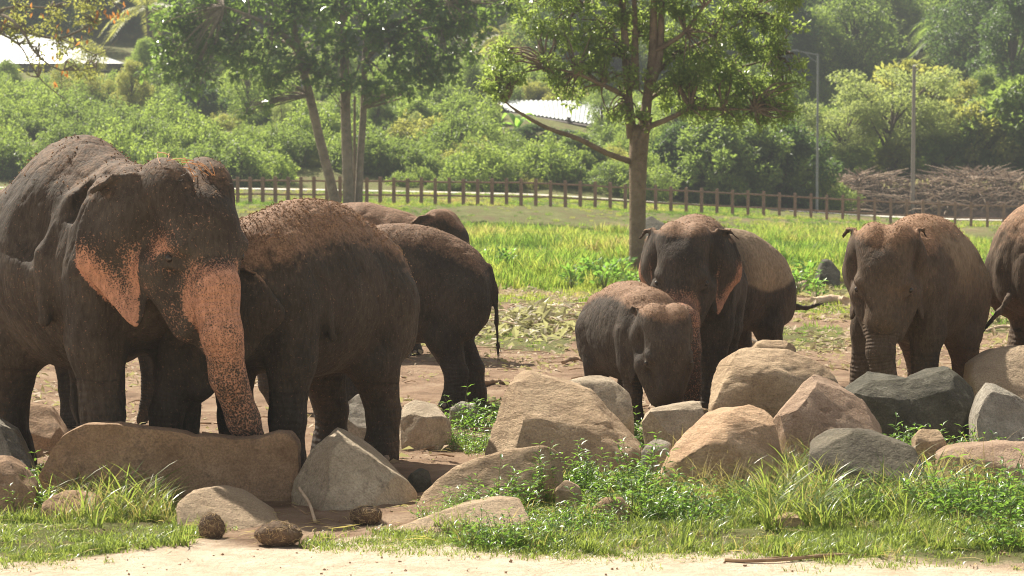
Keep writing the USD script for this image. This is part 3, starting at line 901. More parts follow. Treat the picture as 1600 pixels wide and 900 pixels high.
def rock(label, pts, d, mat, depth=.5, amp=.035, edge=.035, seed=1, back=.8, sink=.12, round_=0, name='boulder', freq=2.4, smooth=26):
    """A boulder from its visible corners: (pixel x, pixel y, metres behind the distance d). Its hidden back and foot are closed off."""
    groups = pts if isinstance(pts[0], list) else [pts]
    mf = None
    for gi, pp_ in enumerate(groups):
        p = np.array([P(a, b, d + (c[0] if c else 0)) for a, b, *c in pp_])
        c = p.mean(0)
        bk = p.copy()
        bk[:, 1] += depth
        bk[:, 0] = c[0] + (bk[:, 0] - c[0]) * back
        bk[:, 2] = p[:, 2].min() + (bk[:, 2] - p[:, 2].min()) * (.5 + .5 * back) - .02
        low = np.vstack([p, bk]); low = low[low[:, 2] < np.percentile(low[:, 2], 55)].copy(); low[:, 2] = p[:, 2].min() - sink
        q = np.vstack([p, bk, low])
        q = q.mean(0) + (q - q.mean(0)) * (1.07 if len(groups) > 1 else 1.04)
        one = manifold3d.Manifold.hull_points(q)
        rr = np.random.default_rng(seed * 17 + 3 + gi)
        cen = q.mean(0)
        for _ in range(26 if not round_ else 9):           # broken faces
            nrm = rr.normal(size=3); nrm[2] = abs(nrm[2]) * .9; nrm /= np.linalg.norm(nrm)
            sup = ((q - cen) @ nrm).max()
            one = one.trim_by_plane(list(-nrm), -float(cen @ nrm + sup * rr.uniform(.80, .96)))
        mf = one if mf is None else mf + one
    mf = mf.refine_to_length(edge)
    mm = mf.to_mesh()
    v, f = np.array(mm.vert_properties[:, :3], float), np.array(mm.tri_verts)
    u, inv = np.unique(np.round(v, 5), axis=0, return_inverse=True)
    v, f = u, inv.ravel()[f]
    f = f[(f[:, 0] != f[:, 1]) & (f[:, 1] != f[:, 2]) & (f[:, 0] != f[:, 2])]
    v = smooth_in(v, f, round_) if round_ else relax(v, f, 1, .2)
    v = roughen(v, f, amp, seed, freq)
    return place_mesh(name, label, 'rock', v, f, mat, smooth=smooth)


def smooth_in(v, f, n):
    e = np.vstack([f[:, [0, 1]], f[:, [1, 2]], f[:, [2, 0]]])
    A = sp.coo_matrix((np.ones(len(e) * 2), (np.r_[e[:, 0], e[:, 1]], np.r_[e[:, 1], e[:, 0]])), shape=(len(v), len(v))).tocsr()
    A.data[:] = 1
    deg = np.asarray(A.sum(1)).ravel()[:, None]
    for _ in range(n * 3):
        v = v + .55 * (A @ v / deg - v)
    return v


def slab(label, outline, d, mat, thick, amp, seed, lean=.12, name='boulder'):
    """An upright slab: its outline as seen, its own thickness, rounded arrises."""
    pts = np.array([P(a, b, d) for a, b in outline])
    lo = pts[:, 2].min()
    cs = manifold3d.CrossSection([np.c_[pts[:, 0], pts[:, 2]][::-1]])
    if cs.area() <= 0:
        cs = manifold3d.CrossSection([np.c_[pts[:, 0], pts[:, 2]]])
    mf = cs.extrude(thick).refine_to_length(.035)
    mm = mf.to_mesh()
    v, f = np.array(mm.vert_properties[:, :3], float), np.array(mm.tri_verts)
    v = np.c_[v[:, 0], d + v[:, 2], v[:, 1]]                # swapping two axes mirrors the mesh
    f = f[:, ::-1]
    u, inv = np.unique(np.round(v, 5), axis=0, return_inverse=True)
    v, f = u, inv.ravel()[f]
    v[:, 1] += lean * (v[:, 2] - lo)
    v = relax(v, f, 1, .5)
    top = sstep(v[:, 2], v[:, 2].max() - .2, v[:, 2].max())
    v[:, 1] += .05 * (fbm(v * 3.1, 3, seed) - .5) + .04 * (fbm(v * [1.2, 1, 1.2], 2, seed + 2) - .5)
    v = roughen(v, f, amp, seed, 2.0)
    return place_mesh(name, label, 'rock', v, f, mat, smooth=30)


slab('long brown slab with a wavy top edge, upright in front of the largest elephant',
     [(58, 745), (75, 705), (95, 680), (130, 664), (180, 663), (230, 671), (270, 674), (300, 683), (330, 682), (365, 688), (405, 686), (430, 677), (452, 679), (464, 692), (466, 740), (456, 800), (300, 806), (200, 795), (110, 790), (70, 780)],
     16.82, SLAB, .19, .03, 3, lean=.07)
rock('grey-tan pyramid-shaped boulder with a sharp ridge, right of the long slab',
     [(524, 663, .25), (545, 672, .45), (575, 690, .5), (458, 775, .25), (462, 735, .35), (516, 812, -.25), (520, 740, .05), (600, 722, .30), (652, 772, .25), (610, 800, .0), (470, 790, .1)], 16.45, GREYTAN, depth=.45, amp=.020, seed=4, sink=.1)
rock('low brown boulder sloping up to the right, weeds in front of it', [(650, 788, .0), (672, 760, .1), (715, 728, .2), (790, 704, .3), (850, 698, .35), (876, 708, .4), (880, 745, .35), (860, 775, .1), (760, 800, -.05), (690, 803, -.08)], 16.55, TAN, depth=.4, amp=.03, seed=5, round_=1)
rock('large tan boulder with a flat top, in the middle of the row', [(757, 702, .1), (778, 650, .25), (803, 584, .5), (830, 578, .6), (905, 592, .55), (945, 628, .4), (985, 675, .25), (1012, 700, .2), (1005, 735, 0), (900, 748, -.1), (800, 735, -.15), (820, 660, .05), (850, 625, .2)], 18.1, TAN, depth=.7, amp=.04, seed=6)
rock('rounded grey-brown boulder behind the large tan one', [(875, 600, .1), (920, 588, .3), (955, 590, .3), (985, 618, .25), (990, 645, .1), (960, 670, 0), (880, 660, 0)], 19.9, GREYTAN, depth=.5, amp=.03, seed=7, round_=1)
rock('small pale boulder with a flat lit top, in front of the baby elephant', [(1003, 645, .1), (1030, 634, .3), (1078, 622, .4), (1095, 624, .4), (1108, 648, .2), (1090, 675, 0), (1040, 692, -.05), (1012, 678, 0), (1060, 645, .05)], 19.2, GREYTAN, depth=.4, amp=.018, seed=8)
rock('orange-tan boulder rising to a rounded top, grass at its right', [(1025, 735, .0), (1060, 690, .15), (1110, 645, .35), (1155, 622, .5), (1185, 628, .5), (1215, 660, .4), (1230, 710, .2), (1180, 755, -.05), (1090, 768, -.1), (1045, 758, -.05), (1120, 690, -.05)], 17.3, ORANGE, depth=.55, amp=.035, seed=9)
rock('big brown boulder with an overhanging lit top, right of the baby elephant', [(1110, 600, .1), (1125, 568, .2), (1165, 545, .4), (1230, 547, .5), (1275, 565, .5), (1322, 596, .45), (1320, 640, .2), (1250, 650, .0), (1160, 640, -.05), (1115, 632, 0), (1200, 580, .0)], 20.2, TAN, depth=.75, amp=.04, seed=10, round_=1)
rock('low brown rock peeking over the big brown boulder', [(1172, 540, .1), (1195, 532, .2), (1225, 533, .2), (1247, 545, .1), (1240, 570, 0), (1178, 570, 0)], 21.6, TAN, depth=.5, amp=.025, seed=11)
rock('reddish boulder with a slanting right side, in front of the dark grey rock', [(1205, 648, .1), (1240, 610, .25), (1278, 586, .4), (1305, 595, .45), (1345, 625, .4), (1382, 665, .3), (1385, 690, .1), (1330, 705, -.05), (1230, 705, -.1), (1265, 640, .02)], 18.5, RED, depth=.5, amp=.032, seed=12)
rock('dark grey rock with two humps, in front of the brown elephant',
     [[(1318, 612, .1), (1345, 585, .3), (1372, 576, .4), (1405, 590, .4), (1462, 612, .3), (1462, 680, 0), (1360, 692, -.1), (1322, 655, 0), (1395, 630, -.02)],
      [(1375, 612, .2), (1420, 592, .35), (1455, 578, .4), (1488, 574, .45), (1514, 586, .4), (1522, 608, .3), (1513, 645, .1), (1498, 668, 0), (1385, 690, -.05), (1460, 628, .02)]], 19.6, DARKROCK, depth=.5, amp=.035, seed=13)
rock('grey speckled triangular rock at the picture edge', [(1524, 655, .05), (1545, 600, .3), (1560, 602, .3), (1620, 640, .4), (1640, 685, .2), (1560, 700, -.05), (1528, 690, -.05)], 19.0, GREY, depth=.5, amp=.022, seed=14)
rock('large smooth sandy boulder behind the grey triangular one', [(1522, 570, .3), (1560, 547, .6), (1620, 540, .7), (1680, 560, .6), (1690, 650, 0), (1560, 660, -.1), (1515, 630, .1)], 21.2, SANDROCK, depth=.8, amp=.03, seed=15, round_=2)
rock('flat grey boulder overgrown by tall grass', [(1268, 690, .15), (1300, 672, .35), (1370, 672, .45), (1425, 695, .4), (1458, 745, .2), (1420, 775, -.05), (1280, 775, -.1), (1265, 740, 0)], 16.9, DULL, depth=.5, amp=.022, seed=16, round_=1)
rock('low brown rock half sunk in the soil at the right edge', [(1468, 712, .1), (1500, 697, .2), (1560, 692, .3), (1640, 696, .3), (1650, 730, 0), (1560, 740, -.1), (1475, 728, 0)], 17.7, RED, depth=.6, amp=.03, seed=17, round_=1)
rock('small tan stone among the plants below the dark grey rock', [(1428, 682, 0), (1442, 671, .1), (1466, 672, .12), (1480, 684, .08), (1464, 693, 0), (1434, 693, 0)], 18.4, TAN, depth=.25, amp=.012, seed=18, name='stone')
rock('grey rock at the left picture edge', [(-40, 640, .3), (-5, 652, .3), (18, 675, .25), (45, 725, .15), (30, 752, 0), (-40, 755, -.1)], 17.7, GREY, depth=.5, amp=.03, seed=19)
rock('brown boulder at the left picture edge, grass at its foot', [(-50, 715, .2), (5, 716, .15), (35, 738, .15), (52, 762, .1), (48, 800, -.05), (-50, 815, -.1)], 16.2, SLAB, depth=.5, amp=.03, seed=20)
rock('long dark rock lying behind the long slab, under the largest elephant', [(-30, 640, .2), (20, 628, .3), (70, 636, .3), (100, 660, .2), (95, 692, 0), (-30, 698, 0)], 19.4, SLAB, depth=.5, amp=.04, seed=21)
rock('rough light grey rock behind the rounded elephant\'s legs', [(528, 640, .1), (560, 618, .3), (600, 616, .35), (632, 640, .25), (635, 690, 0), (530, 695, 0)], 20.3, GREY, depth=.5, amp=.035, seed=22)
rock('flat-topped grey rock with a brown front, right of the rounded elephant\'s hind foot', [(618, 640, .15), (650, 626, .4), (690, 636, .4), (703, 652, .2), (700, 690, 0), (640, 702, -.05), (615, 695, 0), (640, 655, -.02), (690, 655, .0)], 19.8, GREYTAN, depth=.45, amp=.02, seed=23)
rock('small pale stone under the smooth dark elephant\'s hind feet', [(700, 640, 0), (722, 627, .1), (742, 632, .1), (750, 645, .05), (740, 656, 0), (705, 656, 0)], 21.5, GREY, depth=.25, amp=.012, seed=24, name='stone')
rock('pale flat rock at the road edge, below the low sloping boulder', [(590, 836, -.05), (650, 815, .1), (720, 792, .3), (790, 780, .4), (835, 785, .45), (830, 815, .2), (760, 838, -.05), (660, 842, -.1)], 15.5, SANDROCK, depth=.5, amp=.018, seed=25, back=.7)
rock('sandy mound-like rock in front of the long slab', [(275, 790, .05), (300, 766, .2), (345, 760, .3), (385, 775, .35), (430, 805, .3), (440, 828, 0), (340, 838, -.15), (285, 815, -.1)], 15.7, SANDROCK, depth=.45, amp=.022, seed=26, round_=1)
rock('small brown rock in the grass left of the sandy mound rock', [(64, 788, 0), (95, 768, .15), (145, 772, .2), (160, 790, .1), (130, 815, -.05), (72, 815, -.05)], 16.0, SLAB, depth=.3, amp=.02, seed=27, round_=1)
rock('small brown stone deep in the middle of the green weeds', [(925, 795, 0), (945, 778, .1), (972, 778, .1), (988, 798, .05), (975, 812, 0), (930, 812, 0)], 15.9, SLAB, depth=.22, amp=.014, seed=28, round_=1, name='stone', edge=.02)
rock('small brown stone at the right end of the low sloping boulder', [(868, 765, 0), (884, 750, .08), (905, 755, .08), (910, 772, .02), (890, 782, 0), (870, 780, 0)], 16.4, TAN, depth=.2, amp=.012, seed=29, name='stone', edge=.02)
rock('dark grey stone in the gap right of the pyramid-shaped boulder', [(636, 745, 0), (655, 730, .1), (672, 738, .1), (678, 760, .05), (660, 775, 0), (640, 770, 0)], 17.2, DARKROCK, depth=.22, amp=.015, seed=30, name='stone', edge=.025)
rock('pale stone between the large tan and the orange-tan boulder', [(1002, 700, 0), (1025, 686, .1), (1050, 692, .1), (1052, 710, .03), (1030, 722, 0), (1005, 718, 0)], 18.0, GREY, depth=.25, amp=.012, seed=31, name='stone', edge=.025)
rock('dark rock in the grass behind the tree trunk', [(985, 372, .3), (1000, 345, 1.0), (1018, 338, 1.2), (1040, 352, 1.0), (1062, 375, .3), (1060, 392, 0), (985, 392, 0)], 60, DARKROCK, depth=1.6, amp=.10, edge=.14, seed=32, freq=.9)
rock('dark pointed rock in the grass left of the brown elephant', [(1278, 428, .1), (1288, 405, .4), (1298, 408, .4), (1312, 425, .3), (1312, 440, 0), (1278, 440, 0)], 46, DARKROCK, depth=.8, amp=.05, edge=.1, seed=33, freq=1.2)
rock('small brown stone lying in the green weeds at the lower right', [(1205, 812, 0), (1225, 800, .08), (1250, 803, .08), (1258, 818, .02), (1235, 828, 0), (1208, 826, 0)], 15.6, TAN, depth=.2, amp=.012, seed=34, name='stone', edge=.02)


def dung(label, px, py, d, w, h, seed):
    """A fibrous ball of elephant dung lying on the ground."""
    s = trimesh.creation.icosphere(4)
    v, f = np.array(s.vertices), np.array(s.faces)
    v = v * (1 + .28 * (fbm(v * 1.6 + seed, 4, seed) - .5))[:, None]
    v = v * (1 + .12 * (fbm(v * [9, 9, 26], 3, seed + 1) - .5))[:, None]
    v = v * np.array([w / 2, w / 2 * .9, h / 2])
    o = P(px, py, d); o[2] = float(terrain(o[0], o[1])) + h * .38
    root = thing('dung_ball', label, 'dung', o)
    part('ball', (v, f), DUNG, root, smooth=True)
    segs = []
    n = normals(v, f)
    for i in RNG.choice(len(v), 260):
        t = np.cross(n[i], RNG.normal(size=3)); t /= np.linalg.norm(t)
        segs.append(blade(v[i], v[i] + t * RNG.uniform(.02, .05) + n[i] * RNG.uniform(.0, .014), .0016))
    m = part('fibres', merge(segs), STRAW, root)
    tag(m, kind='stuff')


STRAW = plain('dry_straw', (0.42, 0.30, 0.16), 0.8, 0.2)
dung('dark tall dung ball at the road edge left of the flatter one', 331, 830, 15.15, .155, .175, 1)
dung('flat wide dung ball lying on the sandy road edge', 435, 842, 14.95, .27, .15, 2)
dung('flattened fibrous dung heap at the foot of the pyramid-shaped boulder', 572, 792, 15.85, .20, .12, 5)
# ------------------------------------------------------------------ leaf materials
def leaf_mat(name, dark, light, trans=.45, rough=.45, glow=None, spec=.4):
    glow = glow or tuple(min(1, c * 2.2 * k) for c, k in zip(light, (1.15, 1.2, .72)))
    nodes = {'g': ('geometry', {}), 'oi': ('object_info', {}), 'nz': ('noise_texture', {'scale': 1.3, 'detail': 2.0}),
             'f1': ('math', {'math_type': 'multiply_add', 'value2': 0.5}), 'f2': ('map_range', {'from_min': 0.3, 'from_max': 0.7, 'to_min': 0.0, 'to_max': 0.34, 'clamp': True}),
             'f3': ('math', {'math_type': 'multiply_add', 'value2': 0.30}),
             'r': ('rgb_ramp', {'ramp': [(0.0, dark), (0.55, tuple(.5 * (a + b) for a, b in zip(dark, light))), (1.0, light)]}),
             'p': ('principled_bsdf', {'roughness': rough, 'specular_ior_level': spec}),
             'hs': ('hsv', {'saturation': 1.1, 'value': 1.0}),
             't': ('translucent_bsdf', {'color': glow}),
             'mx': ('mix_closure', {'fac': trans})}
    return M(name, nodes, [('g.position', 'nz.vector'), ('nz.fac', 'f2.value'), ('g.random_per_island', 'f1.value1'), ('f2.result', 'f1.value3'), ('oi.random', 'f3.value1'), ('f1.value', 'f3.value3'), ('f3.value', 'r.fac'), ('r.color', 'p.base_color'), ('p.BSDF', 'mx.closure1'), ('t.BSDF', 'mx.closure2')], surface='mx.closure')


GRASS_MAT = leaf_mat('grass_blade', (0.040, 0.085, 0.018), (0.17, 0.205, 0.06), .40, .33)
GRASS_DRY = leaf_mat('dry_grass_blade', (0.20, 0.14, 0.06), (0.42, 0.33, 0.17), .3, .6)
def field_mat():
    return M('field_blade', {'g': ('geometry', {}), 'n': ('noise_texture', {'scale': 0.22, 'detail': 5.0, 'roughness': 0.7}),
                             'r': ('rgb_ramp', {'ramp': [(0.32, (0.06, 0.115, 0.018)), (0.46, (0.13, 0.205, 0.028)), (0.58, (0.25, 0.28, 0.05)), (0.72, (0.28, 0.22, 0.09))]}),
                             'oi': ('object_info', {}), 'ad': ('math', {'math_type': 'multiply_add', 'value2': 0.18, 'value3': -0.09}), 'sm': ('math', {'math_type': 'add'}),
                             'p': ('principled_bsdf', {'roughness': 0.55, 'specular_ior_level': 0.3}), 'hs': ('hsv', {'saturation': 1.0, 'value': 2.2}),
                             't': ('translucent_bsdf', {}), 'mx': ('mix_closure', {'fac': 0.5})},
             [('g.position', 'n.vector'), ('oi.random', 'ad.value1'), ('n.fac', 'sm.value1'), ('ad.value', 'sm.value2'), ('sm.value', 'r.fac'), ('r.color', 'p.base_color'),
              ('r.color', 'hs.color'), ('hs.color', 't.color'), ('p.BSDF', 'mx.closure1'), ('t.BSDF', 'mx.closure2')], surface='mx.closure')


FIELD_MAT = field_mat()
WEED_MAT = leaf_mat('weed_leaf', (0.035, 0.085, 0.018), (0.12, 0.20, 0.045), .42, .34)
STEM_MAT = plain('stem_look', (0.14, 0.16, 0.05), 0.6)
TWIG_MAT = plain('twig_look', (0.27, 0.18, 0.11), 0.8, .2, vary=(6, .4))
PALE_TWIG = plain('pale_twig', (0.48, 0.36, 0.25), 0.8, .2, vary=(6, .3))
BARK_PALE = rock_mat('pale_bark', (0.13, 0.10, 0.070), (0.30, 0.24, 0.175), (0.36, 0.31, 0.25), .5, .04)
BARK_DARK = rock_mat('dark_bark', (0.08, 0.06, 0.045), (0.18, 0.14, 0.105), (0.24, 0.21, 0.17), .4, .04)


def tube(pts, radii, sides=6):
    pts = np.asarray(pts, float); radii = np.broadcast_to(radii, len(pts))
    d = np.gradient(pts, axis=0); d /= np.maximum(np.linalg.norm(d, axis=1, keepdims=True), 1e-9)
    up = np.array([.13, .31, .94]) if abs(d[0] @ [.13, .31, .94]) < .9 else np.array([1, .1, 0])
    V = []
    for p, t, r in zip(pts, d, radii):
        a = np.cross(t, up); a /= np.linalg.norm(a)
        b = np.cross(t, a)
        th = np.arange(sides) * 2 * math.pi / sides
        V.append(p + r * (np.cos(th)[:, None] * a + np.sin(th)[:, None] * b))
    V = np.vstack(V)
    n = len(pts)
    i, j = np.meshgrid(np.arange(n - 1), np.arange(sides), indexing='ij')
    a, b = (i * sides + j).ravel(), (i * sides + (j + 1) % sides).ravel()
    f = np.vstack([np.c_[a, b, b + sides], np.c_[a, b + sides, a + sides]])
    caps = [[0, k + 1, k] for k in range(1, sides - 1)] + [[(n - 1) * sides, (n - 1) * sides + k, (n - 1) * sides + k + 1] for k in range(1, sides - 1)]
    return V, np.vstack([f, caps])


def spline(pts, n=10):
    p = np.asarray(pts, float)
    t = np.arange(len(p))
    return PchipInterpolator(t, p, axis=0)(np.linspace(0, len(p) - 1, n))


def grass_tuft(r, n, h, w, spread, lean, segs=3, seedheads=0):
    """Curved tapering blades springing from one root."""
    V, Fc, off = [], [], 0
    for _ in range(n):
        a = r.uniform(0, 2 * math.pi); rad = spread * math.sqrt(r.uniform())
        base = np.array([rad * math.cos(a), rad * math.sin(a), -.01])
        b = r.uniform(0, 2 * math.pi); out = np.array([math.cos(b), math.sin(b), 0])
        L = h * r.uniform(.5, 1.15); bend = lean * r.uniform(.3, 1.3)
        side = np.array([-out[1], out[0], 0]) * w * r.uniform(.6, 1.2)
        side = rotz(r.uniform(-50, 50)) @ side
        pts = []
        for k in range(segs + 1):
            t = k / segs
            pts.append(base + np.array([0, 0, L * (t - .38 * bend * t * t)]) + out * L * bend * .8 * t ** 1.7)
        for k in range(segs):
            t = k / segs
            V += [pts[k] - side * (1 - t * .75) / 2, pts[k] + side * (1 - t * .75) / 2]
        V.append(pts[-1])
        for k in range(segs - 1):
            o = off + 2 * k
            Fc += [[o, o + 1, o + 3], [o, o + 3, o + 2]]
        o = off + 2 * (segs - 1)
        Fc.append([o, o + 1, o + 2])
        off += 2 * segs + 1
    return np.array(V), np.array(Fc)


def leaves(base, direction, normal, length, width, fold=.25):
    """Many folded lance-shaped leaves at once: four triangles each."""
    k = len(base)
    d = direction / np.maximum(np.linalg.norm(direction, axis=1, keepdims=True), 1e-9)
    s = np.cross(d, normal); s /= np.maximum(np.linalg.norm(s, axis=1, keepdims=True), 1e-9)
    n = np.cross(s, d)
    L, W = np.broadcast_to(length, k)[:, None], np.broadcast_to(width, k)[:, None]
    mid = base + d * L * .45
    V = np.stack([base, mid + s * W / 2 + n * W * fold, mid, mid - s * W / 2 + n * W * fold, base + d * L - n * L * .12], 1)
    F4 = np.array([[0, 1, 2], [1, 4, 2], [0, 2, 3], [2, 4, 3]])
    return V.reshape(-1, 3), (F4[None] + 5 * np.arange(k)[:, None, None]).reshape(-1, 3)


def quads(base, direction, normal, length, width):
    """Many simple leaves: two triangles each, folded along the middle."""
    k = len(base)
    d = direction / np.maximum(np.linalg.norm(direction, axis=1, keepdims=True), 1e-9)
    s = np.cross(d, normal); s /= np.maximum(np.linalg.norm(s, axis=1, keepdims=True), 1e-9)
    n = np.cross(s, d)
    L, W = np.broadcast_to(length, k)[:, None], np.broadcast_to(width, k)[:, None]
    V = np.stack([base, base + d * L * .5 + s * W / 2 + n * W * .2, base + d * L, base + d * L * .5 - s * W / 2 + n * W * .2], 1)
    F2 = np.array([[0, 1, 2], [0, 2, 3]])
    return V.reshape(-1, 3), (F2[None] + 4 * np.arange(k)[:, None, None]).reshape(-1, 3)


def weed_mesh(r, stems, h, spread, L=.05, nodes=6):
    """Leafy stems with pairs of narrow leaves: (leaf mesh, stem mesh)."""
    B, D, N, Ls, st = [], [], [], [], []
    for _ in range(stems):
        a = r.uniform(0, 2 * math.pi); rad = spread * math.sqrt(r.uniform())
        p0 = np.array([rad * math.cos(a), rad * math.sin(a), -.01])
        tip = p0 + np.array([rad * .5 * math.cos(a) + r.normal(0, .05), rad * .5 * math.sin(a) + r.normal(0, .05), h * r.uniform(.45, 1.1) * (1 - .45 * (rad / spread) ** 2)])
        path = spline([p0, .5 * (p0 + tip) + r.normal(0, .012, 3), tip], 5)
        st.append(tube(path, np.linspace(.0032, .0015, 5), 3))
        k = max(3, int(nodes * r.uniform(.7, 1.2)))
        b0 = r.uniform(0, 6.28)
        for i in range(k):
            t = .2 + .8 * i / (k - 1)
            p = path[0] + (path[-1] - path[0]) * t
            for q in (0, math.pi):
                b = b0 + i * 1.57 + q + r.normal(0, .3)
                d = np.array([math.cos(b), math.sin(b), r.uniform(.15, .8)])
                B.append(p); D.append(d); N.append([0, 0, 1]); Ls.append(L * r.uniform(.6, 1.25) * (1.1 - .35 * t))
    Ls = np.array(Ls)
    N = np.array(N, float) + r.normal(0, .25, (len(N), 3))
    return leaves(np.array(B), np.array(D), N, Ls, Ls * .30), merge(st)


def instancer(path, protos, pos, idx, yaw, scale, label, category, tiltxy=None):
    pi = UsdGeom.PointInstancer.Define(stage, path)
    rel = pi.CreatePrototypesRel()
    for k, (mesh, mat) in enumerate(protos):
        m = usdkit.mesh(stage, f'{path}/{category.replace(" ", "_")}_{k + 1:03d}', mesh, mat, True)
        rel.AddTarget(m.GetPath())
    pi.CreateProtoIndicesAttr(Vt.IntArray.FromNumpy(np.asarray(idx, np.int32)))
    pi.CreatePositionsAttr(Vt.Vec3fArray.FromNumpy(np.asarray(pos, np.float32)))
    h = np.radians(np.asarray(yaw)) / 2
    q = np.stack([np.cos(h), 0 * h, 0 * h, np.sin(h)], 1)
    pi.CreateOrientationsAttr(Vt.QuathArray([Gf.Quath(float(a), float(b), float(c), float(d)) for a, b, c, d in q]))
    s = np.broadcast_to(np.asarray(scale, np.float32).reshape(-1, 1), (len(pos), 3)) if np.ndim(scale) == 1 else np.asarray(scale)
    pi.CreateScalesAttr(Vt.Vec3fArray.FromNumpy(np.ascontiguousarray(s, np.float32)))
    tag(pi, label, category, kind='stuff')
    return pi


def scatter(polys, n, ylo, yhi, seed, dens=None, jitter=10):
    """Ground points, even over the ground, that fall in polygons of the photograph."""
    r = np.random.default_rng(seed)
    out = []
    got = 0
    for _ in range(60):
        y = np.sqrt(r.uniform(ylo ** 2, yhi ** 2, 20000))
        x = r.uniform(-1, 1, 20000) * (y * .215 + .3)
        p = np.stack([x, y, terrain(x, y)], -1)
        px, py = proj(p)
        px2, py2 = px + r.normal(0, jitter, len(px)), py + r.normal(0, jitter * .5, len(py))
        ok = np.zeros(len(x), bool)
        for q in polys:
            ok |= shapely.contains_xy(Polygon(q), px2, py2)
        if dens is not None:
            ok &= r.uniform(size=len(x)) < dens(p, px, py)
        out.append(p[ok]); got += ok.sum()
        if got >= n:
            break
    return np.vstack(out)[:n]


r_ = np.random.default_rng(11)
near = [(grass_tuft(r_, 22, .17, .012, .07, .9), GRASS_MAT), (grass_tuft(r_, 18, .13, .010, .06, 1.2), GRASS_MAT), (grass_tuft(r_, 26, .10, .009, .08, 1.0), GRASS_MAT), (grass_tuft(r_, 10, .16, .007, .06, 1.0), GRASS_DRY)]
clump = lambda p, px, py: np.clip((fbm(p * 2.0, 3, 41) - .44) * 7, .02, 1)
pos = scatter([GRASS_NEAR[0], GRASS_NEAR[2]], 3400, 13.2, 19, 1, clump)
pos = pos[:2600]
k = RNG.choice(4, len(pos), p=[.32, .30, .24, .14])
instancer('/World/grass_tufts', near, pos, k, RNG.uniform(0, 360, len(pos)), RNG.uniform(.5, 1.0, len(pos)), 'green grass tufts growing round the feet of the boulders', 'grass')
short = [(grass_tuft(r_, 30, .055, .007, .10, .9, 2), GRASS_MAT), (grass_tuft(r_, 30, .04, .007, .10, 1.2, 2), GRASS_MAT)]
pos = scatter(GRASS_NEAR, 9000, 13.2, 20.5, 2, lambda p, px, py: np.clip((fbm(p * 1.5, 3, 42) - .34) * 5, .08, 1), 16)
instancer('/World/short_grass', short, pos, RNG.choice(2, len(pos)), RNG.uniform(0, 360, len(pos)), RNG.uniform(.6, 1.4, len(pos)), 'short bright lawn grass along the sandy road edge', 'short grass')
# tall broad-bladed grass right of the orange boulder
tall = [(grass_tuft(r_, 15, .52, .021, .08, 1.05, 5), GRASS_MAT), (grass_tuft(r_, 14, .42, .018, .08, 1.25, 5), GRASS_MAT), (grass_tuft(r_, 18, .46, .006, .12, 1.2, 4), GRASS_DRY)]
pos = scatter([[(1130, 800), (1150, 720), (1220, 690), (1300, 700), (1400, 720), (1460, 770), (1400, 820), (1200, 830)], [(70, 800), (70, 770), (160, 772), (270, 790), (250, 820), (110, 830)], [(1225, 778), (1470, 772), (1480, 800), (1230, 806)]], 300, 14, 18, 3)
instancer('/World/tall_grass', tall, pos, RNG.choice(3, len(pos), p=[.4, .33, .27]), RNG.uniform(0, 360, len(pos)), RNG.uniform(.45, .95, len(pos)), 'tall broad-bladed grass with dry stems beside the orange boulder', 'tall grass')
pos = scatter([[(1150, 770), (1130, 720), (1180, 680), (1290, 670), (1300, 710), (1240, 780)], [(1060, 770), (1090, 730), (1150, 730), (1150, 790), (1090, 800)], [(1440, 748), (1480, 735), (1600, 740), (1590, 765), (1460, 770)], [(1215, 775), (1330, 775), (1330, 800), (1215, 800)]], 170, 14, 19, 4)
instancer('/World/dry_grass', [tall[2]], pos, 0 * np.arange(len(pos)), RNG.uniform(0, 360, len(pos)), RNG.uniform(.5, .95, len(pos)), 'dry brown grass stems between the orange and the reddish boulder', 'dry grass')

# field
fld = [(grass_tuft(r_, 26, .21, .030, .22, .9, 2), FIELD_MAT), (grass_tuft(r_, 26, .14, .030, .25, 1.1, 2), FIELD_MAT), (grass_tuft(r_, 22, .48, .035, .20, .6, 3), FIELD_MAT)]
r2 = np.random.default_rng(5)
y = np.sqrt(r2.uniform(22 ** 2, 106 ** 2, 90000)); x = r2.uniform(-1, 1, 90000) * (y * .21 + .5)
z = terrain(x, y)
px, py = proj(np.stack([x, y, z], -1))
n_ = fbm(np.stack([x * .5, y * .5, 0 * x], -1), 4, 22)
n2_ = fbm(np.stack([x * .16, y * .11, 0 * x], -1), 3, 52)
gr = green_amount(px, py, n_)
s_ = fence_s(x, y)
ok = (r2.uniform(size=len(x)) < gr * np.clip((n2_ - .36) * 5, .06, 1) * np.where((py < 372) & (s_ < 0), .7, 1)) & (s_ < 5.2) & (py > 250)
x, y, z, n2_, py, px = x[ok], y[ok], z[ok], n2_[ok], py[ok], px[ok]
sel = np.arange(len(x))[:26000]
x, y, z, n2_, py, px = (q[sel] for q in (x, y, z, n2_, py, px))
tallz = (n2_ > .56) & (py > 360) & (py < 455)
k = np.where(tallz & (r2.uniform(size=len(x)) < .6), 2, RNG.choice(2, len(x)))
sc = np.where(y < 34, .45, 1.0) * RNG.uniform(.6, 1.25, len(x)) * np.where(py < 352, .6, 1) * np.interp(py, [425, 460], [1, .55])
instancer('/World/field_grass', fld, np.stack([x, y, z], 1), k, RNG.uniform(0, 360, len(x)), sc, 'rough sunlit grass of the open field up to the fence', 'field grass')

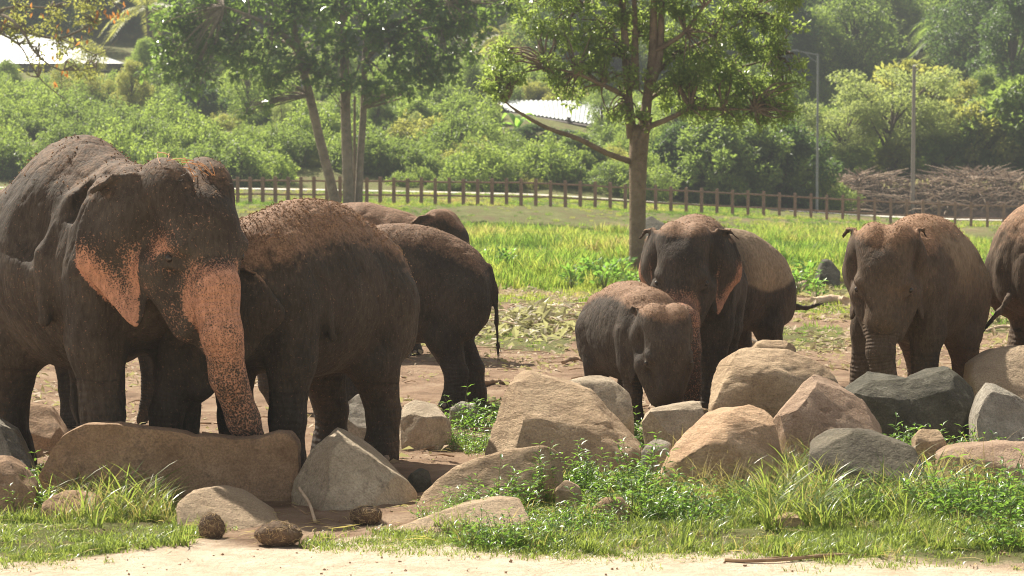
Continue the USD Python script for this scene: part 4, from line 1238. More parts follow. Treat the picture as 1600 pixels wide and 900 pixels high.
# ------------------------------------------------------------------ weeds among the boulders: each clump a thing
protos = UsdGeom.Scope.Define(stage, '/World/Looks/prototypes')
WEEDS = []
for i, (st_, h, spd, L, nd) in enumerate([(30, .34, .18, .075, 6), (38, .25, .22, .062, 5), (18, .46, .12, .080, 8), (70, .38, .32, .075, 6)]):
    root = UsdGeom.Xform.Define(stage, f'/World/Looks/prototypes/weed_{"abcd"[i]}')
    stage.GetPrimAtPath(str(root.GetPath())).SetSpecifier(Sdf.SpecifierClass)
    lm, sm = weed_mesh(r_, st_, h, spd, L, nd)
    part('leaves', lm, WEED_MAT, root, smooth=True)
    part('stems', sm, STEM_MAT, root)
    WEEDS.append(root)
WEED_SPOTS = [
    (0, 740, 668, 1.0, 'bright weed clump left of the large tan boulder, highest of its patch'),
    (1, 715, 690, .9, 'low weed clump at the right end of the flat-topped grey rock'),
    (1, 775, 655, .8, 'weed clump touching the left side of the large tan boulder'),
    (1, 735, 705, .7, 'small weed clump on the bare soil below the flat-topped grey rock'),
    (0, 993, 690, .8, 'weed clump in the gap left of the small pale boulder'),
    (1, 1010, 715, .7, 'weed clump in front of the pale stone beside the orange boulder'),
    (0, 790, 792, .95, 'weed clump in front of the middle of the low sloping boulder'),
    (2, 845, 782, .85, 'taller weed clump before the right end of the low sloping boulder'),
    (0, 735, 800, .7, 'weed clump at the left part of the low sloping boulder'),
    (1, 690, 812, .6, 'tiny weed clump at the lower left corner of the low sloping boulder'),
    (1, 760, 850, .8, 'dark low weed clump just above the sandy road, below the pale flat rock'),
    (1, 815, 852, .9, 'low weed clump at the road edge right of the pale flat rock'),
    (2, 905, 770, .8, 'upright weed clump in front of the large tan boulder'),
    (0, 935, 765, .8, 'weed clump right of the upright one before the large tan boulder'),
    (3, 1010, 805, .95, 'widest leafy weed bush, at the foot of the orange boulder'),
    (2, 1000, 770, .95, 'tall thin weed clump between the tan and orange boulders'),
    (3, 905, 830, .6, 'spreading weed clump left of the small sunken stone'),
    (1, 1075, 815, .9, 'weed clump below the right end of the orange boulder'),
    (2, 1240, 690, .95, 'tall weed sprig standing before the reddish boulder'),
    (0, 1352, 722, 1.05, 'weed clump before the left hump of the dark grey rock'),
    (0, 1405, 720, 1.0, 'weed clump before the middle of the dark grey rock'),
    (1, 1468, 722, 1.2, 'weed clump before the right hump of the dark grey rock'),
    (1, 1525, 728, 1.0, 'weed clump at the foot of the grey triangular rock'),
    (3, 1555, 812, 1.15, 'dense dark weed bush near the lower right corner'),
    (3, 1490, 800, .8, 'weed bush left of the dense dark one near the lower right corner'),
    (1, 1590, 850, 1.0, 'low weed clump at the very lower right above the road'),
    (3, 1330, 800, .7, 'weed clump in the tall grass below the flat grey boulder'),
    (0, 35, 800, .8, 'weed clump at the foot of the brown boulder on the left edge'),
    (0, 62, 770, .8, 'weed clump between the long slab and the left edge boulder'),
    (1, 1180, 800, .8, 'weed clump in the grass below the dry stems'),
]
for i, (kind, px, py, s, label) in enumerate(WEED_SPOTS):
    g = G(px, py)
    copy_of(WEEDS[kind], 'weed_plant', label, (g[0], g[1], g[2] - .01), float(i * 77 % 360), s * 1.08, 'weed', 'leafy weeds among the boulders')

# broad-leaved plants in the field
r_ = np.random.default_rng(31)
BROAD_MAT = leaf_mat('broad_leaf', (0.05, 0.12, 0.025), (0.14, 0.24, 0.06), .4, .28)


def broad(r, n, h, L):
    a = r.uniform(0, 6.28, n); rad = h * .45 * np.sqrt(r.uniform(size=n))
    b = np.stack([rad * np.cos(a), rad * np.sin(a), h * r.uniform(.25, 1, n)], 1)
    d = np.stack([np.cos(a), np.sin(a), r.uniform(.1, 1.1, n)], 1) + r.normal(0, .3, (n, 3))
    lm = leaves(b, d, np.array([[0, 0, 1.0]]) + r.normal(0, .3, (n, 3)), L * r.uniform(.6, 1.2, n), L * .45, .15)
    st = merge([tube([[0, 0, -.02], q * [.5, .5, .6], q], [.012, .009, .005], 3) for q in b[:: 3]])
    return lm, st


BROADS = []
for i in range(2):
    root = UsdGeom.Xform.Define(stage, f'/World/Looks/prototypes/broad_{"ab"[i]}')
    stage.GetPrimAtPath(str(root.GetPath())).SetSpecifier(Sdf.SpecifierClass)
    lm, sm = broad(r_, 60, .75, .26)
    part('leaves', lm, BROAD_MAT, root, smooth=True)
    part('stems', sm, STEM_MAT, root)
    BROADS.append(root)
for i, (px, py, s, label) in enumerate([
    (893, 452, .85, 'broad-leaved field plant farthest left of the tree trunk'), (918, 446, 1.0, 'broad-leaved field plant second left of the tree trunk'),
    (945, 455, 1.0, 'broad-leaved field plant left of the tree trunk, in front of its neighbours'), (968, 446, 1.0, 'broad-leaved field plant touching the tree trunk from the left'),
    (985, 462, .8, 'low broad-leaved plant at the foot of the tree trunk'), (1262, 452, 1.0, 'broad-leaved plant beside the dark pointed rock'),
    (1246, 462, .8, 'broad-leaved plant right of the pale dusty rump'), (1275, 470, .7, 'low broad-leaved plant in front of the dark pointed rock'),
    (1545, 440, .9, 'broad-leaved plant in the field right of the brown elephant'), (1560, 505, .55, 'dark leafy plant on the soil below the cut-off elephant\'s tail'),
    (790, 425, .9, 'broad-leaved plant in the field above the litter heap'), (755, 420, .8, 'broad-leaved plant right of the far elephant\'s head')]):
    g = G(px, py)
    copy_of(BROADS[i % 2], 'field_plant', label, g, float(i * 61 % 360), s * (.62 if g[1] > 35 else .5), 'plant', 'broad-leaved plants in the field')

# litter: dry leaves, chips and twigs on the bare soil
pos = scatter([[(-20, 720), (-20, 560), (330, 540), (640, 545), (760, 455), (1000, 450), (1280, 450), (1620, 460), (1620, 640), (1000, 700), (640, 760), (330, 700)]], 9500, 18.5, 46, 6, lambda p, px, py: np.clip((fbm(p * .9, 3, 61) - .36) * 4, .06, 1), 8)
r_ = np.random.default_rng(33)
d = np.stack([r_.normal(size=len(pos)), r_.normal(size=len(pos)), r_.normal(0, .35, len(pos))], 1)
L = r_.uniform(.04, .12, len(pos)) * np.where(pos[:, 1] > 30, 1.5, 1)
LITTER = leaf_mat('dry_leaf', (0.14, 0.085, 0.05), (0.52, 0.40, 0.27), .15, .7)
lm = leaves(pos + [0, 0, .02], d, np.array([[0, 0, 1.0]]) + r_.normal(0, .4, (len(pos), 3)), L, L * r_.uniform(.25, .6, len(pos)), .15)
m = part('litter', lm, LITTER, None, smooth=False)
tag(m, 'dry leaves and wood chips scattered over the bare soil', 'litter', kind='stuff')
sp_ = scatter(GRASS_NEAR + [BARE], 900, 13.3, 20, 19, None, 20)
a_ = r_.uniform(0, 6.28, len(sp_)); l_ = r_.uniform(.06, .28, len(sp_))
q_ = np.stack([np.cos(a_), np.sin(a_), r_.normal(0.06, .12, len(sp_))], 1)
lm = leaves(sp_ + [0, 0, .02], q_, np.array([[0, 0, 1.0]]) + r_.normal(0, .3, (len(sp_), 3)), l_, .008, .2)
m = part('straw_litter', lm, GRASS_DRY, None)
tag(m, 'dry broken stalks lying in the grass between the boulders and the road', 'dry stalks', kind='stuff')
peb = scatter([[(-20, 900), (-20, 700), (640, 640), (1000, 640), (1620, 640), (1620, 900)]], 700, 13.0, 20, 8, lambda p, px, py: np.clip((fbm(p * 1.3, 3, 62) - .40) * 4, .08, 1), 8)
m = part('pebbles', crumbs_mesh(peb, np.array([[0, 0, 1.0]]), .003, .012), TWIG_MAT, None)
tag(m, 'small brown pebbles and clods on the sandy road and soil', 'pebbles', kind='stuff')
pos = scatter([[(-20, 700), (330, 560), (640, 545), (760, 455), (1000, 450), (1280, 450), (1620, 460), (1620, 640), (1000, 640), (640, 760)]], 380, 18.5, 42, 9, None, 8)
tw = []
for p in pos:
    a = r_.uniform(0, 6.28); l = r_.uniform(.1, .45)
    q = np.array([math.cos(a), math.sin(a), 0]) * l
    tw.append(tube([p + [0, 0, .012], p + q * .5 + [r_.normal(0, .03), 0, .03], p + q + [0, 0, .02]], [.008, .007, .004], 4))
m = part('twigs', merge(tw), TWIG_MAT, None)
tag(m, 'thin broken twigs lying about on the trampled soil', 'twigs', kind='stuff')


def stick(name, label, pts, radii, mat, category='stick', sides=7):
    """A branch lying on the ground: pixel points on the ground, raised by a third value."""
    q = []
    for px, py, *h in pts:
        g = G(px, py); g[2] += radii[0] + (h[0] if h else 0); q.append(g)
    q = spline(q, 14)
    v, f = tube(q, np.interp(np.linspace(0, 1, 14), np.linspace(0, 1, len(radii)), radii), sides)
    v = v + .15 * radii[0] * RNG.normal(size=v.shape)
    return place_mesh(name, label, category, v, f, mat, smooth=50)


stick('stick', 'pale dry stick leaning at the left foot of the pyramid-shaped boulder', [(492, 817), (480, 795, .05), (467, 792, .12)], [.010, .011, .008], PALE_TWIG)
stick('stick', 'short brown stick on the soil left of the pyramid-shaped boulder', [(457, 792), (480, 806)], [.008, .006], TWIG_MAT)
stick('branch', 'long thin reddish branch lying on the road edge at the lower right', [(1133, 878), (1200, 880, .005), (1290, 874, .01), (1352, 871, 0)], [.010, .012, .010, .004], TWIG_MAT, 'branch')
stick('branch', 'second thin branch lying just above the first on the road edge', [(1190, 874), (1260, 872, .01), (1335, 868, .015)], [.005, .006, .003], TWIG_MAT, 'branch')
stick('log', 'brown stick on the bare soil right of the smooth dark elephant', [(754, 604), (780, 602), (800, 603)], [.03, .028, .02], TWIG_MAT, 'log')
stick('log', 'pinkish log lying just right of the stretched-out tail', [(1272, 479), (1300, 476), (1322, 478)], [.07, .08, .07], PALE_TWIG, 'log', 9)
stick('log', 'short log lying in the field edge near the broad-leaved plants', [(1240, 456), (1262, 453)], [.08, .08], PALE_TWIG, 'log', 9)
stick('branch', 'thin dark branch on the grass between the pink-eared elephant and the pale rump', [(1148, 530, .1), (1170, 538, .06), (1192, 544, .02)], [.018, .018, .012], BARK_DARK, 'branch')
stick('branch', 'pale dry branch on the soil right of the brown elephant', [(1540, 520), (1570, 516, .03), (1610, 519)], [.02, .022, .015], PALE_TWIG, 'branch')
stick('branch', 'pale dry branch lying on the soil right of the baby, far back', [(880, 570), (900, 568, .03), (922, 571)], [.025, .025, .02], TWIG_MAT, 'branch')
stick('stick', 'pale stick lying on the weedy soil above the lower right bush', [(1455, 728), (1480, 722, .02), (1506, 714, .03)], [.008, .009, .006], PALE_TWIG)

# the heap of wilted leaves left of the tree trunk
hc = G(845, 512)
root = thing('leaf_heap', 'low heap of wilted leaves and cut stalks on the soil left of the tree trunk', 'leaf heap', hc)
hn = 1500
hx, hy = r_.normal(0, .62, hn), r_.normal(0, 1.1, hn)
hz = .30 * np.exp(-(hx / .8) ** 2 - (hy / 1.5) ** 2) * r_.uniform(.3, 1, hn)
hd = np.stack([r_.normal(size=hn), r_.normal(size=hn), r_.normal(0, .5, hn)], 1)
WILT = leaf_mat('wilted_leaf', (0.14, 0.10, 0.055), (0.46, 0.42, 0.28), .2, .55)
part('wilted_leaves', leaves(np.stack([hx, hy, hz], 1), hd, np.array([[0, 0, 1.0]]) + r_.normal(0, .5, (hn, 3)), r_.uniform(.10, .26, hn), r_.uniform(.05, .11, hn), .2), WILT, root)
tag(stage.GetPrimAtPath(str(root.GetPath()) + '/wilted_leaves'), kind='stuff')
sk = []
for i in range(90):
    p = np.array([r_.normal(0, .6), r_.normal(0, 1.0), r_.uniform(.02, .25)]); a = r_.uniform(0, 6.28)
    q = p + np.array([math.cos(a), math.sin(a), r_.normal(0, .12)]) * r_.uniform(.2, .6)
    sk.append(tube([p, .5 * (p + q) + [0, 0, .03], q], [.010, .009, .006], 4))
tag(part('stalks', merge(sk), PALE_TWIG, root), kind='stuff')

# straw on the largest elephant's head
hd_ = big
ids = []
for (px, py) in ((262, 262), (275, 268), (330, 262), (300, 270)):
    q = P(px, py, 17.2)
    loc = (hd_['R'].T @ (q - hd_['loc'])) / hd_['scale']
    d2 = np.linalg.norm((hd_['v'] - loc) * [1, 1, 1], axis=1)
    ids.append(d2.argmin())
root = thing('straw', 'few dry orange straws lying on the largest elephant\'s forehead', 'straw', hd_['loc'])
for j in range(16):
    i = ids[j % 4]
    w = hd_['loc'] * 0 + hd_['R'] @ (hd_['v'][i] * hd_['scale']) + RNG.normal(0, .02, 3)
    nn_ = hd_['R'] @ hd_['n'][i]
    t = np.cross(nn_, RNG.normal(size=3)); t /= np.linalg.norm(t)
    t = t + nn_ * RNG.uniform(-.05, .25)
    pts = [w + nn_ * .006, w + t * .06 + nn_ * .012 + RNG.normal(0, .006, 3), w + t * RNG.uniform(.10, .17) + nn_ * .006]
    part('straw_stalk', tube(spline(pts, 6), [.003] * 6, 4), plain('orange_straw', (0.50, 0.24, 0.10), .7) if j == 0 else '/World/Looks/orange_straw', root)
# ------------------------------------------------------------------ fence
POST = plain('post_look', (0.24, 0.155, 0.11), 0.85, 0.2, bump=(30, .01), vary=(8, .25))
PH = .96
pp, px_ = [], 352.0
while px_ < 1640:
    pp.append(px_); px_ += np.interp(px_, [376, 820, 1262, 1535], [19.5, 23.0, 24.8, 25.4])
froot = thing('fence', 'long brown post-and-rail fence between the field and the path', 'fence', (0, 0, 0))
fpos = []
for px_ in pp:
    Y = 95.0
    for _ in range(20):
        Y = float(FENCE_Y(P(px_, 330, Y)[0]))
    x_ = P(px_, 330, Y)[0]
    fpos.append((x_, Y, float(terrain(x_, Y))))
fpos = np.array(fpos)
post_mesh = manifold3d.Manifold.hull_points(np.array([[sx * .056 * k, sy * .056 * k, z] for sx in (-1, 1) for sy in (-1, 1) for z, k in ((-.25, 1), (PH, 1), (PH + .025, .7))]))
pmv, pmf, _ = meshkit.arrays(post_mesh)
for q in fpos:
    v = pmv @ rotz(-12 + RNG.normal(0, 3)).T @ rotx(RNG.normal(0, 1.6)).T * [1, 1, RNG.uniform(.97, 1.03)] + q
    part('post', (v, pmf), POST, froot)
for h in (PH - .12, .34):
    for a_, b_ in zip(fpos, fpos[1:]):
        d_ = RNG.normal(0, .008, 2)
        part('rail', tube([a_ + [0, 0, h + d_[0]], b_ + [0, 0, h + d_[1]]], [.036, .036], 6), POST, froot)

# ------------------------------------------------------------------ foliage
CROWN = {
    'mid': leaf_mat('leaf_mid', (0.060, 0.098, 0.028), (0.145, 0.19, 0.060), .44, .5),
    'bright': leaf_mat('leaf_bright', (0.080, 0.130, 0.032), (0.19, 0.24, 0.072), .45, .5),
    'dark': leaf_mat('leaf_dark', (0.032, 0.062, 0.024), (0.085, 0.13, 0.046), .34, .5),
    'pale': leaf_mat('leaf_pale', (0.12, 0.15, 0.06), (0.25, 0.28, 0.13), .40, .55),
    'yellow': leaf_mat('leaf_yellow', (0.10, 0.125, 0.035), (0.24, 0.235, 0.085), .45, .5),
    'gloss': leaf_mat('leaf_gloss', (0.042, 0.080, 0.022), (0.110, 0.160, 0.044), .44, .24, spec=.8),
    'olive': leaf_mat('leaf_olive', (0.070, 0.108, 0.032), (0.165, 0.205, 0.066), .52, .30, spec=.6),
    'orange': leaf_mat('leaf_orange', (0.36, 0.12, 0.025), (0.60, 0.26, 0.05), .5, .6, glow=(.8, .35, .08)),
}


def blob_leaves(r, centers, radii, n, size, flat=.75, up=.35, aspect=.5):
    """Leaves on and in a number of clumps: denser at each clump's skin, light between the clumps."""
    centers, radii = np.asarray(centers, float), np.asarray(radii, float)
    w = radii ** 2; w = w / w.sum()
    i = r.choice(len(centers), n, p=w)
    d = r.normal(size=(n, 3)); d /= np.linalg.norm(d, axis=1, keepdims=True)
    rad = radii[i] * (.35 + .75 * r.uniform(size=n) ** .6)
    p = centers[i] + d * rad[:, None] * [1, 1, flat]
    dr = d * .6 + r.normal(0, .6, (n, 3)) + [0, 0, -.25]
    nm = d * .5 + r.normal(0, .45, (n, 3)) + [0, 0, up]
    L = size * r.uniform(.6, 1.3, n)
    return quads(p, dr, nm, L, L * aspect)


def limb_tree(r, height, spread, trunk_r, clumps, crown_base, lean=(0, 0), forks=1, flat_top=0.0, rad=(.26, .44)):
    """Trunk, limbs and the clump centres at the limbs' ends."""
    wood, C, Rr = [], [], []
    top = np.array([lean[0], lean[1], height * .82])
    trunk = spline([[0, 0, -.2], top * [.3, .3, .35] + r.normal(0, .05 * height * .3, 3) * [1, 1, 0], top * [.7, .7, .7], top], 9)
    wood.append(tube(trunk, np.linspace(trunk_r, trunk_r * .3, 9), 8))
    for i in range(clumps):
        t = crown_base + (1 - crown_base) * (i + r.uniform()) / clumps
        a = i * 2.4 + r.normal(0, .3)
        prof = math.sin(math.pi * min(max((t - crown_base) / (1 - crown_base), 0) * .82 + .14, 1)) if not flat_top else .5 + .5 * (t - crown_base) / (1 - crown_base)
        rr = spread * prof * r.uniform(.45, 1.0)
        c = np.array([math.cos(a) * rr, math.sin(a) * rr, height * t]) + [lean[0] * t, lean[1] * t, 0]
        s = trunk[min(8, int(8 * max(.25, t - .22)))]
        if rr > .2 * spread:
            m = .5 * (s + c) + [0, 0, .06 * height * r.uniform(-.3, 1)]
            wood.append(tube(spline([s, m, c], 6), np.linspace(trunk_r * .38, trunk_r * .10, 6), 5))
        C.append(c); Rr.append(spread * r.uniform(*rad))
    return merge(wood), np.array(C), np.array(Rr)


def tree_class(name, wood, crown, bark, leafmat):
    root = UsdGeom.Xform.Define(stage, f'/World/Looks/prototypes/{name}')
    stage.GetPrimAtPath(str(root.GetPath())).SetSpecifier(Sdf.SpecifierClass)
    part('trunk', wood, bark, root, smooth=True)
    part('crown', crown, leafmat, root, smooth=False)
    return root


rt = np.random.default_rng(77)
SHAPES = {}


def mass_shape(key, n, size, seed, mats, hmax=2.4):
    """A patch of mixed growth with an uneven top, taller shoots and gaps."""
    r = np.random.default_rng(seed)
    C, Rr, W = [], [], []
    for _ in range(70):
        a, q = r.uniform(0, 6.28), 2.2 * math.sqrt(r.uniform())
        x, y = q * math.cos(a), q * math.sin(a)
        h = hmax * (.25 + .95 * float(fbm(np.array([x * .7 + seed, y * .7, 0.0]), 3, seed))) * (1 - .35 * (q / 2.2) ** 2) * r.uniform(.6, 1.1)
        for z in np.arange(.2, h, .42):
            C.append([x + r.normal(0, .12), y + r.normal(0, .12), z]); Rr.append(r.uniform(.14, .34))
        if r.uniform() < .5:
            W.append(tube([[x, y, -.1], [x + r.normal(0, .1), y + r.normal(0, .1), h * .6], [x + r.normal(0, .2), y + r.normal(0, .2), h * 1.15]], [.03, .02, .008], 4))
            C.append([x, y, h * 1.12]); Rr.append(.16)
    v, f = blob_leaves(r, C, Rr, n, size, 1.0, .3, .42)
    for mname in mats:
        SHAPES[key, mname] = tree_class(f'{key}_{mname}', merge(W), (v, f), BARK_DARK, CROWN[mname])



def make_shape(key, height, spread, n, size, clumps, base, mats, trunk_r=.18, flat=.75, flat_top=0, aspect=.5, up=.35, rad=(.2, .38)):
    wood, C, Rr = limb_tree(rt, height, spread, trunk_r, clumps, base, flat_top=flat_top, rad=rad)
    cr = blob_leaves(rt, C, Rr, n, size, flat, up, aspect)
    for mname in mats:
        SHAPES[key, mname] = tree_class(f'{key}_{mname}', wood, cr, BARK_DARK, CROWN[mname])


# heights: 6 m tree, 2.6 m bush ...; copies are scaled
make_shape('round', 6.5, 2.7, 13000, .21, 52, .16, ('mid', 'bright', 'dark'))
make_shape('tallish', 8.0, 2.3, 11000, .23, 44, .12, ('mid', 'dark', 'yellow', 'bright'))
make_shape('layered', 5.5, 3.0, 10000, .17, 26, .42, ('pale', 'bright'), flat=.34, flat_top=1)
make_shape('bush', 2.6, 1.6, 8000, .17, 46, .06, ('mid', 'bright', 'dark', 'yellow'), trunk_r=.07, rad=(.10, .30))
make_shape('shrub', 2.2, 2.0, 7500, .17, 46, .06, ('mid', 'bright', 'pale'), trunk_r=.07, aspect=.35, rad=(.08, .25))
make_shape('thin', 5.5, 1.7, 4200, .17, 24, .30, ('yellow', 'pale', 'mid', 'bright'), trunk_r=.10)


def hill_tree(key, mname, px, py, Y, s, label, group=None, name='tree', cat='tree'):
    """A tree whose top shows at pixel (px, py) at the distance Y; s = its height."""
    top = P(px, py, Y)
    h0 = {'round': 6.5, 'tallish': 8.0, 'layered': 5.5, 'bush': 2.6, 'shrub': 2.2, 'thin': 5.5}[key] * 1.08
    g = float(terrain(top[0], Y))
    k = s
    z = max(g - .15, -9) if s * h0 > top[2] - g else top[2] - s * h0
    sc = max(s, .2)
    if s == 0:                                             # as tall as needed to stand on the ground and reach that pixel
        sc = max((top[2] - g) / h0, .35); z = g - .1
    return copy_of(SHAPES[key, mname], name, label, (top[0], Y, min(z, g - .05)), float(hash_name(label) % 360), (sc * (1 if s else 1.0), sc, sc), cat, group)


exec_bushes = []
B = lambda key, m, px, py, Y, label, w=None, name='bush', cat='bush': exec_bushes.append((key, m, px, py, Y, label, w, name, cat))
# undergrowth right behind the path, from left to right
B('bush', 'mid', 20, 215, 128, 'dark leafy bush behind the largest elephant\'s rump at the left edge')
B('bush', 'yellow', 130, 205, 128, 'yellowish bush behind the largest elephant\'s back hump')
B('bush', 'bright', 215, 185, 127, 'bright green bush above the largest elephant\'s shoulders')
B('bush', 'dark', 310, 120, 126, 'dark dense bush behind the largest elephant\'s head', 1.0, 'tree', 'tree')
B('shrub', 'bright', 375, 215, 124, 'light green shrub at the left end of the fence')
B('bush', 'mid', 430, 195, 123, 'mid green bush left of the leaning tree trunk')
B('shrub', 'bright', 480, 215, 122, 'low bright shrub at the foot of the leaning trunk')
B('bush', 'mid', 600, 160, 120, 'bushy shrub tree right of the pale triple trunks')
B('bush', 'bright', 655, 150, 119, 'tall light green bush between the two big trees, sunlit top')
B('bush', 'mid', 715, 150, 117, 'green bush left of the open shed')
B('shrub', 'bright', 775, 232, 113, 'bright cassava-like patch in front of the shed, left part')
B('shrub', 'bright', 830, 238, 112, 'bright cassava-like patch in front of the shed, right part')
B('bush', 'mid', 905, 205, 112, 'green bush left of the centre tree trunk behind the fence')
B('bush', 'dark', 1065, 190, 110, 'dark bush right of the centre tree trunk behind the fence')
B('bush', 'mid', 1120, 180, 108, 'mid green bush under the centre tree\'s right limbs')
B('bush', 'mid', 1180, 185, 107, 'green bush below the right tips of the centre tree')
B('bush', 'dark', 1232, 190, 106, 'bush left of the street lamp\'s foot')
B('shrub', 'bright', 1290, 272, 101, 'low light shrub at the street lamp\'s foot')
B('bush', 'bright', 1330, 225, 104, 'bright bush behind the left end of the brush pile')
B('bush', 'yellow', 1400, 215, 103, 'yellow-green bush behind the brush pile\'s middle')
B('bush', 'bright', 1470, 200, 101, 'bright bush behind the brush pile, right of the bare pole')
B('bush', 'yellow', 1530, 160, 103, 'tall yellow-green bush on the right behind the brush pile')
B('bush', 'mid', 1590, 120, 104, 'tall green bush at the right edge behind the brush pile')
B('bush', 'bright', 1580, 205, 98, 'sunlit bush at the right edge just behind the brush pile')
B('shrub', 'mid', 550, 240, 119, 'low shrub behind the pale triple trunks')
B('shrub', 'mid', 955, 250, 108, 'low shrub just left of the centre trunk behind the fence')
B('shrub', 'bright', 1010, 240, 107, 'low bright shrub just right of the centre trunk behind the fence')
B('shrub', 'bright', 690, 245, 116, 'low pale shrub behind the fence below the tall light green bush')
B('shrub', 'mid', 1150, 255, 104, 'low shrub behind the fence above the pink-eared elephant')
B('shrub', 'mid', 640, 262, 116, 'low shrub touching the path behind the far elephant')
# second row, trees
B('thin', 'yellow', 95, 95, 132, 'thin yellow-leaved tree with a slim trunk behind the largest elephant', None, 'tree', 'tree')
B('thin', 'yellow', 170, 130, 131, 'small yellow-green tree right of the thin yellow one', None, 'tree', 'tree')
B('tallish', 'bright', 225, 55, 136, 'light green tree between the white roof and the leaning-trunk tree', None, 'tree', 'tree')
B('round', 'mid', 10, 120, 138, 'green tree in front of the white roofed building', None, 'tree', 'tree')
B('round', 'bright', 420, 55, 136, 'green tree behind the leaning trunk', None, 'tree', 'tree')
B('round', 'bright', 680, 95, 138, 'sunlit round tree left of the shed', None, 'tree', 'tree')
B('round', 'bright', 880, 85, 150, 'bright tree directly behind the shed roof', None, 'tree', 'tree')
B('round', 'mid', 1060, 110, 132, 'green tree behind the centre tree\'s trunk', None, 'tree', 'tree')
B('round', 'mid', 1170, 90, 130, 'green tree behind the centre tree\'s right limbs', None, 'tree', 'tree')
B('round', 'mid', 1335, -18, 160, 'big round-crowned tree right of the street lamp', None, 'tree', 'tree')
B('round', 'bright', 1275, 10, 158, 'bright tree just behind the street lamp arm', None, 'tree', 'tree')
B('layered', 'pale', 1395, 98, 118, 'pale tree with flat layered foliage beside the bare pole', None, 'tree', 'tree')
B('layered', 'pale', 1320, 150, 113, 'smaller pale layered tree right of the street lamp', None, 'tree', 'tree')
B('layered', 'pale', 1465, 145, 114, 'pale layered tree right of the bare pole', None, 'tree', 'tree')
B('round', 'bright', 1590, 55, 150, 'bright green tree at the upper right edge', None, 'tree', 'tree')
B('round', 'bright', 330, 45, 140, 'tall bright tree behind the left crown of the leaning-trunk tree', None, 'tree', 'tree')
B('round', 'bright', 525, 60, 141, 'tall bright tree seen between the leaning and the straight pale trunks', None, 'tree', 'tree')
B('round', 'mid', 620, 75, 143, 'tall green tree right of the straight pale trunks', None, 'tree', 'tree')
B('round', 'mid', 110, 95, 138, 'green tree just below the pale hipped roof', None, 'tree', 'tree')
B('bush', 'dark', 832, 196, 122, 'dark bush in the shade under the left half of the shed roof')  # added bush: its dark leaves stand in for the shade below the eave
B('bush', 'dark', 885, 203, 121, 'dark bush in the shade under the right half of the shed roof')  # second added bush, dark leaves in place of shade under the roof
B('thin', 'yellow', 140, 60, 128, 'airy yellow-green tree whose top reaches the pale hipped roof', None, 'tree', 'tree')
B('tallish', 'yellow', 205, 90, 124, 'airy yellow-green tree left of the large dark bush', None, 'tree', 'tree')
B('tallish', 'bright', 660, 130, 121, 'light green tree just behind the fence, left of the shed', None, 'tree', 'tree')
B('tallish', 'mid', 590, 145, 119, 'mid green tree just right of the straight pale trunks, near the fence', None, 'tree', 'tree')
B('thin', 'bright', 1050, 120, 119, 'airy light tree right of the centre trunk, behind the fence', None, 'tree', 'tree')
B('tallish', 'bright', 1150, 140, 121, 'light green tree under the right tips of the centre tree', None, 'tree', 'tree')
B('tallish', 'yellow', 1510, 120, 128, 'airy yellow-green tree on the right above the brush pile', None, 'tree', 'tree')
B('thin', 'bright', 385, 40, 124, 'slim half-open tree between the largest elephant\'s head and the leaning trunk', None, 'tree', 'tree')
B('thin', 'pale', 440, 150, 119, 'pale slim sapling left of the leaning trunk', None, 'tree', 'tree')
B('thin', 'bright', 600, 85, 126, 'slim open tree just right of the pale triple trunks', None, 'tree', 'tree')
B('tallish', 'bright', 735, 85, 130, 'tall narrow tree between the two big trees', None, 'tree', 'tree')
B('thin', 'pale', 650, 190, 117, 'pale sapling over the fence above the far elephant', None, 'tree', 'tree')
B('thin', 'mid', 940, 130, 124, 'slim tree behind the centre trunk, left of it', None, 'tree', 'tree')
B('thin', 'yellow', 1110, 150, 118, 'yellow-green sapling right of the centre trunk', None, 'tree', 'tree')
B('thin', 'mid', 1235, 110, 122, 'slim tree left of the street lamp', None, 'tree', 'tree')
B('tallish', 'bright', 285, 80, 132, 'tall narrow green tree above the largest elephant\'s shoulders', None, 'tree', 'tree')
B('thin', 'yellow', 40, 150, 126, 'thin yellow-green tree at the left edge above the largest elephant', None, 'tree', 'tree')
B('tallish', 'mid', 1540, 105, 138, 'tall green tree behind the yellow-green bush at the right', None, 'tree', 'tree')
B('bush', 'yellow', 1420, 95, 126, 'reddish-yellow tipped bush behind the top of the bare pole', None, 'tree', 'tree')
H0 = {'round': 6.5, 'tallish': 8.0, 'layered': 5.5, 'bush': 2.6, 'shrub': 2.2, 'thin': 5.5}
for key, m, px, py, Y, label, w, name, cat in exec_bushes:
    top = P(px, py, Y)
    Y = max(Y, float(FENCE_Y(top[0])) + ((18.5 if px > 1300 else 10.6) if key in ('bush', 'shrub') else 13 if px < 1300 else 19))
    top = P(px, py, Y)
    g = float(terrain(top[0], Y))
    sc = max((top[2] - g) / (H0[key] * 1.06), .3)
    wide = sc * (w or 1.0)
    if key in ('bush', 'shrub'):
        wide = max(wide, .85)
    copy_of(SHAPES[key, m], name, label, (top[0], Y, g - .1), float(hash_name(label) % 360), (wide, wide, sc), cat)

